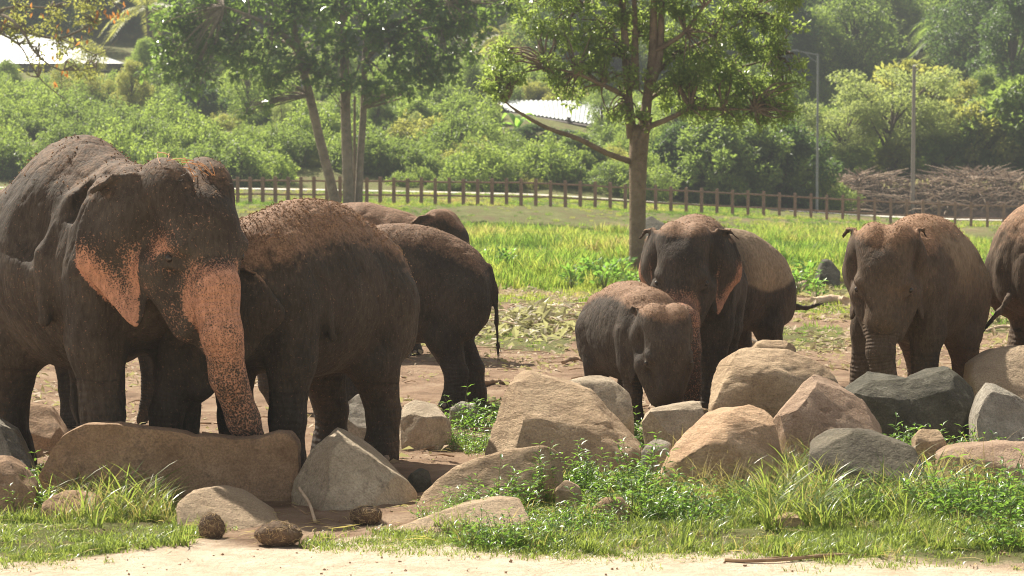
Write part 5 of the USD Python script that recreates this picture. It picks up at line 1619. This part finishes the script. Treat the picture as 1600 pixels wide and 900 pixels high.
# the wooded hillside behind: one far mass, with the trees that stand out built singly above
rh = np.random.default_rng(12)
hp_, hi_, hs_ = [], [], []
for Y in np.arange(150, 300, 7.0):
    half = Y * .215 + 6
    for x in np.arange(-half, half, 4.2):
        xx, yy = x + rh.normal(0, 1.2), Y + rh.normal(0, 2)
        px, py = proj([xx, yy, float(terrain(xx, yy)) + 6])
        if (yy < 172 and 1250 < px < 1470) or (yy < 162 and px < 235):
            continue
        if any(abs(px - a) < 52 and yy < b + 4 for a, b in ((1475, 165), (232, 150), (790, 158), (820, 170), (690, 165))):
            continue
        hp_.append([xx, yy, float(terrain(xx, yy)) - .2]); hi_.append(rh.choice(4, p=[.33, .22, .32, .13])); hs_.append(rh.uniform(.7, 1.25))
far_pi = UsdGeom.PointInstancer.Define(stage, '/World/hillside_forest')
rel = far_pi.CreatePrototypesRel()
for k_i, (key, mname) in enumerate((('round', 'dark'), ('tallish', 'dark'), ('round', 'mid'), ('tallish', 'yellow'))):
    x = UsdGeom.Xform.Define(stage, f'/World/hillside_forest/far_tree_{k_i + 1:03d}')
    x.GetPrim().GetReferences().AddInternalReference(SHAPES[key, mname].GetPath())
    rel.AddTarget(x.GetPath())
far_pi.CreateProtoIndicesAttr(Vt.IntArray.FromNumpy(np.array(hi_, np.int32)))
far_pi.CreatePositionsAttr(Vt.Vec3fArray.FromNumpy(np.array(hp_, np.float32)))
hh_ = rh.uniform(0, math.pi, len(hp_))
far_pi.CreateOrientationsAttr(Vt.QuathArray([Gf.Quath(math.cos(a), 0, 0, math.sin(a)) for a in hh_]))
far_pi.CreateScalesAttr(Vt.Vec3fArray.FromNumpy(np.repeat(np.array(hs_, np.float32)[:, None], 3, 1)))
tag(far_pi, 'dark wooded hillside filling the distance', 'forest', kind='stuff')


mass_shape('mass', 9000, .20, 3, ('mid', 'bright', 'yellow'))
mass_shape('mass_tall', 9000, .22, 5, ('mid', 'bright'), 3.1)
ug = np.random.default_rng(44)
up_, ui_, us_ = [], [], []
for _ in range(800):
    x = ug.uniform(-34, 36); Y = float(FENCE_Y(x)) + ug.uniform(11.5, 60)
    px, py = proj([x, Y, float(terrain(x, Y))])
    if px < -60 or px > 1660:
        continue
    sc_ = ug.uniform(.3, .85)
    lim = 108 if px < 225 and Y < 152 else (202 if 740 < px < 965 and Y < 136 else 0)
    while lim and proj([x, Y, float(terrain(x, Y)) + 2.9 * sc_])[1] < lim and sc_ > .15:
        sc_ -= .05
    if (px > 1285 and Y < 121) or sc_ < .2:
        continue
    up_.append([x, Y, float(terrain(x, Y)) - .15]); ui_.append(ug.choice(5, p=[.3, .2, .2, .1, .2])); us_.append(sc_)
upi = UsdGeom.PointInstancer.Define(stage, '/World/undergrowth')
rel = upi.CreatePrototypesRel()
for k_i, (key, mname) in enumerate((('mass', 'mid'), ('mass', 'bright'), ('mass_tall', 'bright'), ('mass', 'yellow'), ('mass_tall', 'mid'))):
    x = UsdGeom.Xform.Define(stage, f'/World/undergrowth/low_bush_{k_i + 1:03d}')
    x.GetPrim().GetReferences().AddInternalReference(SHAPES[key, mname].GetPath())
    rel.AddTarget(x.GetPath())
upi.CreateProtoIndicesAttr(Vt.IntArray.FromNumpy(np.array(ui_, np.int32)))
upi.CreatePositionsAttr(Vt.Vec3fArray.FromNumpy(np.array(up_, np.float32)))
upi.CreateOrientationsAttr(Vt.QuathArray([Gf.Quath(math.cos(a), 0, 0, math.sin(a)) for a in ug.uniform(0, math.pi, len(up_))]))
upi.CreateScalesAttr(Vt.Vec3fArray.FromNumpy(np.repeat(np.array(us_, np.float32)[:, None], 3, 1)))
tag(upi, 'dense green undergrowth between the path and the wooded hill', 'undergrowth', kind='stuff')


# palms
def palm_class(key, mat, h=7.0, n=16, L=2.6):
    r = np.random.default_rng(len(key))
    root = UsdGeom.Xform.Define(stage, f'/World/Looks/prototypes/{key}')
    stage.GetPrimAtPath(str(root.GetPath())).SetSpecifier(Sdf.SpecifierClass)
    tp_ = spline([[0, 0, -.3], [.15, 0, h * .5], [.1, .1, h]], 9)
    part('trunk', tube(tp_, np.linspace(.17, .11, 9), 8), BARK_DARK, root, smooth=True)
    for i in range(n):
        a = i * 2.399 + r.normal(0, .15); el = r.uniform(-.5, 1.25)
        o = np.array([math.cos(a), math.sin(a), 0])
        pts = np.array([tp_[-1] + o * L * t * (.95 if el < .6 else .75) + [0, 0, L * (el * t - (.75 + .35 * el) * t * t)] for t in np.linspace(0, 1, 9)])
        B_, D_, N_, LL = [], [], [], []
        side = np.array([-o[1], o[0], 0])
        for t in np.linspace(.12, .99, 26):
            q = np.array([np.interp(t, np.linspace(0, 1, 9), pts[:, c]) for c in range(3)])
            for sg in (1, -1):
                B_.append(q); D_.append(side * sg + o * .5 + [0, 0, -.45 + r.normal(0, .1)]); N_.append([0, 0, 1]); LL.append(L * .24 * math.sin(math.pi * (.12 + .8 * t)) + .08)
        LL = np.array(LL)
        fr = merge([quads(np.array(B_), np.array(D_), np.array(N_, float), LL, LL * .12), tube(pts, np.linspace(.03, .008, 9), 4)])
        part('frond', fr, mat, root)
    return root


PALM_G = palm_class('palm_green', CROWN['mid'])
PALM_Y = palm_class('palm_yellowed', CROWN['yellow'])
for i, (rt_, px, py, Y, s, label) in enumerate([
    (PALM_G, 1475, 48, 165, 1.25, 'coconut palm with drooping fronds on the dark hillside at the upper right'),
    (PALM_Y, 232, 12, 150, 1.15, 'yellowed palm above the white roof at the upper left'),
    (PALM_Y, 790, 55, 158, 1.0, 'yellowed palm between the two big trees'),
    (PALM_G, 820, 25, 170, 1.1, 'green palm behind the yellowed one between the two big trees'),
    (PALM_G, 690, 60, 165, 1.0, 'palm on the dark hillside left of the yellowed palm')]):
    top = P(px, py, Y)
    g = float(terrain(top[0], Y))
    copy_of(rt_, 'palm_tree', label, (top[0], Y, min(top[2] - 7.0 * s, g)), float(i * 70), s, 'palm')

# banana plants
BANANA_MAT = leaf_mat('banana_leaf', (0.09, 0.17, 0.03), (0.16, 0.26, 0.06), .5, .4)


def banana(label, px, py, Y, s, seed):
    r = np.random.default_rng(seed)
    b = P(px, py, Y)
    root = thing('banana_plant', label, 'banana plant', b, 0, s)
    part('stem', tube(spline([[0, 0, -.6], [.02, 0, .4], [0, .02, 1.0]], 6), np.linspace(.10, .06, 6), 8), STEM_MAT, root, smooth=True)
    for i in range(7):
        a = i * 2.4 + r.normal(0, .2); o = np.array([math.cos(a), math.sin(a), 0]); el = r.uniform(.7, 1.9)
        t = np.linspace(0, 1, 9)
        pts = np.array([0, 0, .95]) + o * 1.0 * t[:, None] + np.c_[0 * t, 0 * t, 1.4 * (el * t - .8 * el * t ** 2)]
        side = np.array([-o[1], o[0], 0])
        w = .22 * np.sin(np.pi * np.clip(.08 + .9 * t, 0, 1)) ** .7
        V = np.vstack([np.array([p + side * ww + [0, 0, ww * .35], p, p - side * ww + [0, 0, ww * .35]]) for p, ww in zip(pts, w)])
        Fc = []
        for k in range(8):
            for j in (0, 1):
                q = 3 * k + j
                Fc += [[q, q + 1, q + 4], [q, q + 4, q + 3]]
        part('leaf', (V, np.array(Fc)), BANANA_MAT, root, smooth=True)


banana('banana plant with upright leaves under the left end of the shed roof', 808, 232, 124, .95, 1)
banana('banana plant with one bright leaf left of the leaning trunk', 432, 232, 126, .8, 2)

# ------------------------------------------------------------------ the two big trees
def pixel_limb(pts, radii, n=9, sides=8, dY=0):
    return tube(spline([P(a, b, c + dY) for a, b, c in pts], n), np.interp(np.linspace(0, 1, n), np.linspace(0, 1, len(radii)), radii), sides)


def big_tree(label, name, limbs, clumps, bark, leafmat, n, size, seed, base, aspect=.5, up=.35, branchlets=True, dY=0, sprigs=12):
    """limbs: pixel paths with distances; clumps: (pixel x, pixel y, distance, radius)."""
    r = np.random.default_rng(seed)
    root = thing(name, label, 'tree', base)
    o = np.array(base)
    for i, (pts, rad) in enumerate(limbs):
        v, f = pixel_limb(pts, rad, 12, 8, dY)
        v = v + .10 * np.mean(rad) * (fbm(v * 6, 3, seed) - .5)[:, None]
        part('trunk' if i == 0 else ('stem' if rad[0] > .09 else 'limb'), (v - o, f), bark, root, smooth=True)
    C = np.array([P(a, b, c + dY) for a, b, c, _ in clumps]); Rr = np.array([c[3] for c in clumps])
    # break each clump into sprigs so that gaps show
    C2, R2 = [], []
    for c, q in zip(C, Rr):
        for _ in range(sprigs):
            d = r.normal(size=3); d /= np.linalg.norm(d)
            C2.append(c + d * q * r.uniform(.3, 1.25) * [1, 1, .75]); R2.append(q * r.uniform(.16, .36))
    C2, R2 = np.array(C2), np.array(R2)
    tips = np.vstack([np.array([P(a, b, c + dY) for a, b, c in pts[1:]]) for pts, _ in limbs])
    if branchlets:
        tw = []
        for c in C2:
            s = tips[np.linalg.norm(tips - c, axis=1).argmin()]
            if np.linalg.norm(s - c) < 3.2:
                m = .5 * (s + c) + [0, 0, .1] + r.normal(0, .08, 3)
                tw.append(tube(spline([s, m, c], 5), np.linspace(.028, .008, 5), 4))
        tag(part('branches', (lambda q: (q[0] - o, q[1]))(merge(tw)), bark, root, smooth=True), kind='stuff')
    v, f = blob_leaves(r, C2, R2, n, size, .8, up, aspect)
    tag(part('crown', (v - o, f), leafmat, root), kind='stuff')
    return root


BARK_TAN = rock_mat('tan_bark', (0.13, 0.092, 0.060), (0.29, 0.215, 0.145), (0.10, 0.072, 0.05), .5, .04)
c0 = G(995, 424); D0 = c0[1]
big_tree('centre tree with several brown stems rising from one trunk in the field', 'tree', [
    ([(996, 432, D0), (996, 330, D0), (997, 260, D0), (1000, 195, D0)], [.175, .170, .185, .215]),
    ([(988, 215, D0), (982, 160, D0 - .1), (978, 90, D0 - .1), (974, 20, D0), (970, -60, D0)], [.12, .095, .085, .07, .04]),
    ([(1004, 215, D0), (1012, 150, D0), (1020, 80, D0), (1022, 0, D0), (1026, -70, D0)], [.13, .10, .09, .07, .04]),
    ([(992, 140, D0 + .1), (992, 60, D0 + .1), (990, -40, D0)], [.10, .07, .04]),
    ([(1016, 130, D0 - .1), (1032, 70, D0), (1034, -40, D0)], [.10, .08, .05]),
    ([(985, 252, D0), (945, 238, D0 - .3), (900, 215, D0 - .6), (860, 202, D0 - .8), (815, 178, D0 - 1), (790, 160, D0 - 1.1)], [.07, .06, .055, .045, .035, .015]),
    ([(1003, 240, D0 - .2), (1000, 225, D0 - .25), (1012, 200, D0 - .3), (1048, 185, D0 - .4), (1080, 170, D0 - .5), (1130, 170, D0 - .5), (1180, 172, D0 - .4)], [.08, .07, .065, .055, .045, .035, .015]),
    ([(978, 150, D0), (940, 132, D0 - .5), (900, 115, D0 - .8), (850, 105, D0 - 1)], [.06, .045, .03, .015]),
    ([(1020, 120, D0), (1060, 85, D0 + .3), (1110, 60, D0 + .5), (1170, 30, D0 + .6)], [.06, .045, .03, .015]),
    ([(975, 80, D0), (950, 45, D0 + .4), (915, 10, D0 + .6), (880, -20, D0 + .7)], [.05, .04, .03, .015]),
    ([(1022, 80, D0), (1070, 50, D0 - .4), (1100, 10, D0 - .6), (1150, -30, D0 - .7)], [.05, .04, .03, .015]),
    ([(1010, 160, D0), (1060, 130, D0 + .6), (1140, 110, D0 + .8), (1210, 90, D0 + .9)], [.05, .04, .03, .015])],
    [(775, 130, D0 - 1.2, .42), (800, 85, D0 - .8, .5), (800, 125, D0 - 1.1, .25), (850, 50, D0 - .4, .55), (870, 100, D0 - .9, .5), (900, 140, D0 - .6, .42), (915, 60, D0 + .2, .6),
     (930, 110, D0 - .5, .5), (880, 8, D0 + .4, .6), (960, 20, D0, .6), (950, 75, D0 - .4, .45), (1000, 40, D0 + .5, .6), (1050, 20, D0, .65), (1060, 90, D0 + .3, .55),
     (1100, 60, D0 - .2, .65), (1090, 130, D0 - .4, .6), (1130, 110, D0 + .3, .65), (1150, 30, D0 + .2, .65), (1180, 80, D0 + .5, .6), (1170, 150, D0 - .4, .55), (1205, 130, D0 + .3, .5),
     (1215, 50, D0 + .4, .6), (1225, 175, D0 - .2, .35), (1110, 175, D0 - .5, .4), (1060, 165, D0 + .5, .4), (1195, 185, D0 - .3, .35), (990, 120, D0 - .4, .38), (1000, 185, D0 - .4, .28),
     (965, 180, D0 - .4, .28), (1240, 120, D0, .4), (1150, 185, D0 - .3, .35), (1215, 155, D0 + .2, .4), (1060, 125, D0 - .6, .4), (1110, 150, D0 + .5, .45), (790, 110, D0 - 1, .4), (1020, -40, D0, 1.0), (930, -40, D0, .9), (1120, -40, D0, 1.0), (1210, -20, D0, .8), (850, -35, D0, .7)],
    BARK_TAN, CROWN['olive'], 30000, .115, 5, (c0[0], c0[1], c0[2]), .42, .65)

t0 = P(525, 322, 91.5)
big_tree('large-leaved tree with a pale leaning trunk, left of the straight pale trunks', 'tree', [
    ([(526, 330, 106), (518, 290, 106), (500, 220, 106), (484, 150, 106), (466, 80, 106), (456, 20, 106), (452, -50, 106)], [.20, .175, .165, .155, .14, .11, .08]),
    ([(466, 80, 106), (430, 45, 105), (390, 25, 104.5), (350, 10, 104)], [.12, .09, .06, .03]),
    ([(462, 70, 106), (430, 62, 107), (380, 55, 107), (330, 60, 107)], [.10, .07, .05, .02]),
    ([(476, 110, 106), (500, 112, 105), (525, 125, 105)], [.07, .05, .02])],
    [(250, 60, 105, .9), (265, 105, 104.5, .8), (290, 30, 105, 1.1), (300, 75, 105, 1.0), (320, 115, 104.5, .75), (335, 25, 105, 1.1), (350, 70, 104.5, 1.0), (375, 100, 105, .9), (390, 45, 105, 1.1),
     (400, 5, 106, 1.1), (420, 85, 104.5, .9), (440, 40, 105, 1.0), (430, 130, 105, .6), (455, 110, 104.5, .6), (490, 30, 106, .9), (495, 95, 105, .7), (310, -20, 106, 1.2), (420, -30, 106, 1.3), (510, -10, 106, 1.0), (385, 170, 104.5, .30), (420, 165, 104.5, .3), (300, 140, 104.5, .4)],
    BARK_PALE, CROWN['gloss'], 5600, .26, 6, tuple(t0), .62, .95, dY=-14.3)
t1 = P(547, 322, 91.0)
big_tree('large-leaved tree with straight pale double trunks, right of the leaning trunk', 'tree', [
    ([(545, 330, 105), (543, 260, 105), (540, 180, 105), (538, 80, 105), (536, -40, 105)], [.21, .19, .18, .155, .11]),
    ([(560, 330, 105.2), (563, 250, 105.2), (568, 170, 105.2), (570, 90, 105.2), (574, 30, 105)], [.15, .13, .12, .10, .06]),
    ([(553, 320, 105.6), (554, 220, 105.6), (554, 150, 105.6)], [.06, .055, .04]),
    ([(570, 80, 105), (605, 45, 105), (650, 22, 104.5), (700, 5, 104)], [.12, .09, .06, .03]),
    ([(566, 100, 105), (610, 60, 105), (650, 48, 105), (690, 40, 105)], [.10, .07, .05, .02])],
    [(575, 60, 104, .9), (590, 15, 105, 1.0), (600, 105, 104.5, .9), (625, 60, 105, 1.0), (640, 110, 104.5, .9), (660, 20, 105, 1.1), (665, 75, 105, 1.0), (700, 45, 104.5, 1.0), (690, 105, 104.5, .8), (735, 15, 105, 1.0),
     (730, 70, 105, .8), (775, 15, 105, .8), (520, 60, 104, .7), (520, 115, 104, .7), (560, 130, 104, .6), (600, 140, 104.5, .4), (670, 130, 104.5, .55), (800, 5, 105, .6), (540, 0, 105, .9), (620, -25, 105, 1.2), (720, -30, 105, 1.2), (575, 148, 104, .3), (640, 145, 104.5, .3)],
    BARK_PALE, CROWN['gloss'], 5600, .26, 8, tuple(t1), .62, .95, dY=-14.0)

# the half-bare tree with orange leaves reaching in from the left
D3 = 72.0
t3 = P(-150, 330, D3)
big_tree('half-bare tree with a few orange dead leaves reaching in from the upper left', 'tree', [
    ([(-150, 360, D3), (-145, 200, D3), (-120, 80, D3), (-60, 30, D3), (0, 22, D3)], [.25, .2, .15, .10, .07]),
    ([(-20, 25, D3), (40, 50, D3), (90, 60, D3), (150, 35, D3), (190, 20, D3)], [.06, .045, .035, .025, .01]),
    ([(0, 22, D3), (30, 42, D3 - .5), (60, 88, D3 - .5), (100, 110, D3 - .5), (150, 105, D3 - .5)], [.05, .04, .03, .02, .01]),
    ([(-60, 30, D3), (0, 52, D3), (30, 70, D3), (60, 120, D3), (110, 160, D3)], [.05, .035, .028, .018, .008]),
    ([(-20, 25, D3), (30, 10, D3), (80, 12, D3), (140, -5, D3)], [.05, .035, .025, .01]),
    ([(90, 60, D3), (120, 70, D3), (150, 85, D3), (185, 60, D3)], [.02, .016, .012, .006])],
    [(30, 20, D3, .6), (80, 25, D3, .5), (120, 10, D3, .5), (50, 60, D3, .5), (100, 75, D3, .5), (140, 35, D3, .4), (20, 45, D3, .4), (130, 105, D3, .4), (60, 100, D3, .4), (165, 15, D3, .4)],
    BARK_PALE, CROWN['yellow'], 1700, .12, 9, tuple(t3), .5)
ol = np.random.default_rng(4)
ob, od, on_ = [], [], []
for (px, py, k) in ((20, 18, 3), (45, 14, 3), (70, 22, 2), (95, 45, 4), (160, 15, 7), (185, 18, 6), (192, 8, 4), (135, 58, 4), (88, 92, 6), (98, 112, 4), (92, 130, 3), (175, 22, 4), (150, 38, 3), (5, 40, 2)):
    for _ in range(k):
        ob.append(P(px + ol.normal(0, 6), py + ol.normal(0, 5), D3 - .3)); od.append([ol.normal(0, .4), ol.normal(0, .4), -1]); on_.append(ol.normal(size=3))
lv, lf = leaves(np.array(ob), np.array(od), np.array(on_), ol.uniform(.14, .22, len(ob)), .08, .2)
trees_ = [p for p in stage.GetPrimAtPath('/World').GetChildren() if p.HasCustomDataKey('label') and 'half-bare' in p.GetCustomDataByKey('label')]
part('dead_leaves', (lv - np.array(t3), lf), CROWN['orange'], UsdGeom.Xform(trees_[0]))
tag(stage.GetPrimAtPath(str(trees_[0].GetPath()) + '/dead_leaves'), kind='stuff')

# ------------------------------------------------------------------ brush pile
BR = 114.0
bc = P(1470, 330, BR)
bg = float(terrain(bc[0], bc[1]))
root = thing('brush_pile', 'long grey-brown pile of dead branches behind the path on the right', 'brush pile', (bc[0], bc[1], bg), 0, 1.28)
rb = np.random.default_rng(15)
gx, gy = np.meshgrid(np.linspace(-4.2, 5.2, 60), np.linspace(-1.8, 1.8, 26), indexing='ij')
prof = np.clip(1 - (np.abs(gy) / 1.8) ** 2.2, 0, 1) * np.clip(np.minimum((gx + 4.2) / 1.2, (5.2 - gx) / 1.0), 0, 1) ** .6
hgt = lambda a, b: np.clip(1 - (np.abs(b) / 1.8) ** 2.2, 0, 1) * np.clip(np.minimum((a + 4.2) / 1.2, (5.2 - a) / 1.0), 0, 1) ** .6 * (1.15 + .45 * np.sin(a * 1.3) * .5 + .3 * (fbm(np.stack([a, b, 0 * a], -1) * 1.3, 3, 3) - .5))
mv = np.stack([gx, gy, hgt(gx, gy) - .15], -1).reshape(-1, 3)
ij = (np.arange(59)[:, None] * 26 + np.arange(25)[None]).ravel()
SOIL = plain('brush_soil', (0.16, 0.115, 0.085), .95, .1, bump=(6, .1), vary=(3, .5))
part('mound', (mv, np.stack([ij, ij + 26, ij + 27, ij + 1], 1)), SOIL, root, smooth=True)
for nm, mat, cnt in (('dead_branches', plain('dead_branch', (0.36, 0.27, 0.20), .85, .2), 1300), ('dark_branches', BARK_DARK, 700)):
    tw = []
    for _ in range(cnt):
        a, b = rb.uniform(-4.0, 5.0), rb.uniform(-1.7, 1.0)
        p = np.array([a, b, float(hgt(np.array(a), np.array(b))) - .1])
        q = p + np.array([rb.normal(0, .7), rb.normal(0, .5), rb.uniform(-.15, .5)])
        tw.append(tube([p, .5 * (p + q) + [0, 0, .08], q], np.array([.020, .016, .008]) * rb.uniform(.6, 1.5), 4))
    tag(part(nm, merge(tw), mat, root), kind='stuff')
tag(part('withered_leaves', blob_leaves(rb, np.stack([rb.uniform(-3.8, 4.8, 60), rb.uniform(-1.3, .6, 60), rb.uniform(.2, 1.0, 60)], 1), np.full(60, .4), 3000, .16, .5), LITTER, root), kind='stuff')

# ------------------------------------------------------------------ buildings and poles
METAL = plain('roof_metal', (0.50, 0.53, 0.54), 0.45, 0.5, vary=(1.2, .12))
TIMBER = plain('dark_timber', (0.07, 0.055, 0.045), 0.8)
WALL = plain('cream_wall', (0.55, 0.50, 0.42), 0.9, vary=(1, .15))
ROOFTILE = plain('clay_roof', (0.36, 0.16, 0.11), 0.8, vary=(3, .3))
GALV = plain('galvanised', (0.17, 0.18, 0.18), 0.5, .5)
CONC = plain('old_pole', (0.20, 0.175, 0.15), 0.85, bump=(20, .01))


def box(lo, hi):
    m = trimesh.creation.box(np.array(hi) - np.array(lo)); m.apply_translation((np.array(lo) + np.array(hi)) / 2)
    return m


def sheet(a, b, c, d, n, amp, thick=.02):
    """Corrugated sheet a-b (eave) d-c (ridge)."""
    a, b, c, d = (np.array(q, float) for q in (a, b, c, d))
    u = np.linspace(0, 1, n * 4 + 1)
    lo, hi = a + (b - a) * u[:, None], d + (c - d) * u[:, None]
    w = np.sin(u * n * 2 * math.pi) * amp
    lo[:, 2] += w; hi[:, 2] += w
    k = len(u)
    V = np.vstack([lo, hi, lo - [0, 0, thick], hi - [0, 0, thick]])
    i = np.arange(k - 1)
    Fq = np.vstack([np.c_[i, i + 1, i + 1 + k, i + k], np.c_[i + 2 * k, i + 3 * k, i + 1 + 3 * k, i + 1 + 2 * k], np.c_[i, i + 2 * k, i + 1 + 2 * k, i + 1], np.c_[i + k, i + k + 1, i + 3 * k + 1, i + 3 * k]])
    return V, Fq


# open shed behind the centre tree
sa, sb = P(792, 172, 134), P(922, 193, 130)
rd, re_ = P(768, 156, 138.5), P(930, 158, 137)
sg = float(terrain(sa[0], sa[1]))
o = np.array([sa[0], sa[1], sg])
root = thing('shed', 'open shed with a pale metal roof on dark posts behind the centre tree', 'shed', o)
part('roof', sheet(sa - o, sb + (sb - sa) * .6 - o, re_ + (re_ - rd) * .6 - o, rd - o, 34, .03), METAL, root)
part('eave_beam', tube([sa - o - [0, 0, .18], sb + (sb - sa) * .6 - o - [0, 0, .18]], [.14, .14], 4), TIMBER, root)
part('ridge_beam', tube([rd - o - [0, 0, .2], re_ + (re_ - rd) * .6 - o - [0, 0, .2]], [.12, .12], 4), TIMBER, root)
for t, edge_ in ((.08, 0), (.75, 0), (1.45, 0), (.1, 1), (.8, 1), (1.4, 1)):
    q = (sa + (sb - sa) * t if not edge_ else rd + (re_ - rd) * t) - o
    part('post', tube([[q[0], q[1], -.3], [q[0], q[1], q[2] - .2]], [.10, .10], 6), TIMBER, root)

# white roofed house at the upper left
HY = 150.0
A_, B_, C_, D_ = P(-160, 98, HY), P(196, 101, HY), P(60, 54, HY + 4.5), P(-120, 54, HY + 4.5)
g = float(terrain(A_[0], HY))
o = np.array([A_[0], HY, g])
root = thing('house', 'long house with a hipped pale metal roof at the upper left', 'house', o)
E_ = np.array([B_[0], HY + 9.0, B_[2]]); F_ = np.array([A_[0], HY + 9.0, A_[2]])
part('roof', sheet(A_ - o, B_ - o, C_ - o, D_ - o, 40, .03), METAL, root)
part('roof_hip', (np.array([B_ - o, E_ - o, C_ - o, B_ - o - [0, 0, .03], E_ - o - [0, 0, .03], C_ - o - [0, 0, .03]]), np.array([[0, 1, 2], [3, 5, 4]])), METAL, root)
part('roof_back', (np.array([E_ - o, F_ - o, D_ - o, C_ - o]), np.array([[0, 1, 2], [0, 2, 3]])), METAL, root)
wl = box((.6, .7, -.3), (B_[0] - A_[0] - .6, 8.3, A_[2] - g - .12))
part('wall', wl, WALL, root)
part('fascia', box((0, -.06, A_[2] - g - .22), (B_[0] - A_[0], -.01, A_[2] - g - .04)), TIMBER, root)
for k in range(5):
    x0 = 1.6 + k * 2.4
    w = part('window', box((x0, .64, A_[2] - g - 1.7), (x0 + 1.1, .72, A_[2] - g - .7)), TIMBER, root)

# small red-tiled house
RY = 142.0
a, b = P(222, 184, RY), P(268, 184, RY)
g = float(terrain(a[0], RY)); o = np.array([a[0], RY, g])
root = thing('house', 'small house with a red-brown tiled roof between the bushes at the left', 'house', o)
W_ = b[0] - a[0]; zt = a[2] - g
part('wall', box((.2, .3, -.3), (W_ - .2, 3.0, zt)), WALL, root)
part('roof', (np.array([[-.1, -.1, zt - .05], [W_ + .1, -.1, zt - .05], [W_ - .1, 1.7, zt + .75], [.1, 1.7, zt + .75], [-.1, 3.4, zt - .05], [W_ + .1, 3.4, zt - .05]]), np.array([[0, 1, 2], [0, 2, 3], [3, 2, 5], [3, 5, 4], [0, 3, 4], [1, 5, 2]])), ROOFTILE, root)

# street lamp
LY = 107.0
lt, lb = P(1278, 84, LY), P(1277, 300, LY)
g = float(terrain(lt[0], LY)); o = np.array([lt[0], LY, g])
h = lt[2] - g
root = thing('street_lamp', 'grey street lamp with an arm to the left behind the path', 'street lamp', o)
part('pole', tube([[0, 0, -.1], [0, 0, h * .5], [0, 0, h]], [.055, .048, .04], 10), GALV, root, smooth=True)
ax = -(33 / FPX * LY)
part('arm', tube([[0, 0, h - .05], [ax * .6, 0, h + .05], [ax, 0, h + .12]], [.03, .026, .024], 8), GALV, root, smooth=True)
part('brace', tube([[0, 0, h - .38], [ax * .35, 0, h - .18], [ax * .6, 0, h + .04]], [.018, .018, .018], 6), GALV, root)
part('lamp_head', manifold3d.Manifold.hull_points(np.array([[ax - .28, s * .06, h + .12] for s in (-1, 1)] + [[ax + .06, s * .08, h + .10] for s in (-1, 1)] + [[ax - .24, s * .04, h + .18] for s in (-1, 1)] + [[ax + .04, s * .05, h + .17] for s in (-1, 1)])), GALV, root)


def pole(label, px, ptop, pbot, Y, r, mat):
    t = P(px, ptop, Y); g = float(terrain(t[0], Y))
    root = thing('utility_pole', label, 'pole', (t[0], Y, g))
    part('shaft', tube([[0, 0, -.1], [0, 0, (t[2] - g) * .5], [.01, 0, t[2] - g]], [r * 1.15, r, r * .85], 10), mat, root, smooth=True)
    part('cap', tube([[.01, 0, t[2] - g], [.01, 0, t[2] - g + .05]], [r * .95, r * .7], 10), mat, root)


pole('plain brown-grey pole standing in the pale layered trees', 1428, 105, 225, 112, .085, CONC)
pole('thin pale grey pole left of the leaning trunk', 471, 40, 225, 118, .05, GALV)

# ------------------------------------------------------------------ air
hz = box((-260, -25, -3), (260, 420, 75))
HAZE = usdkit.material(stage, '/World/Looks/haze_look', {'v': ('principled_volume', {'color': (0.86, 0.93, 1.0), 'density': 0.00042, 'anisotropy': 0.35})}, volume='v.volume')
if USE_HAZE:
    tag(part('haze', hz, HAZE, None), 'thin bluish haze in the air', 'haze', kind='stuff')
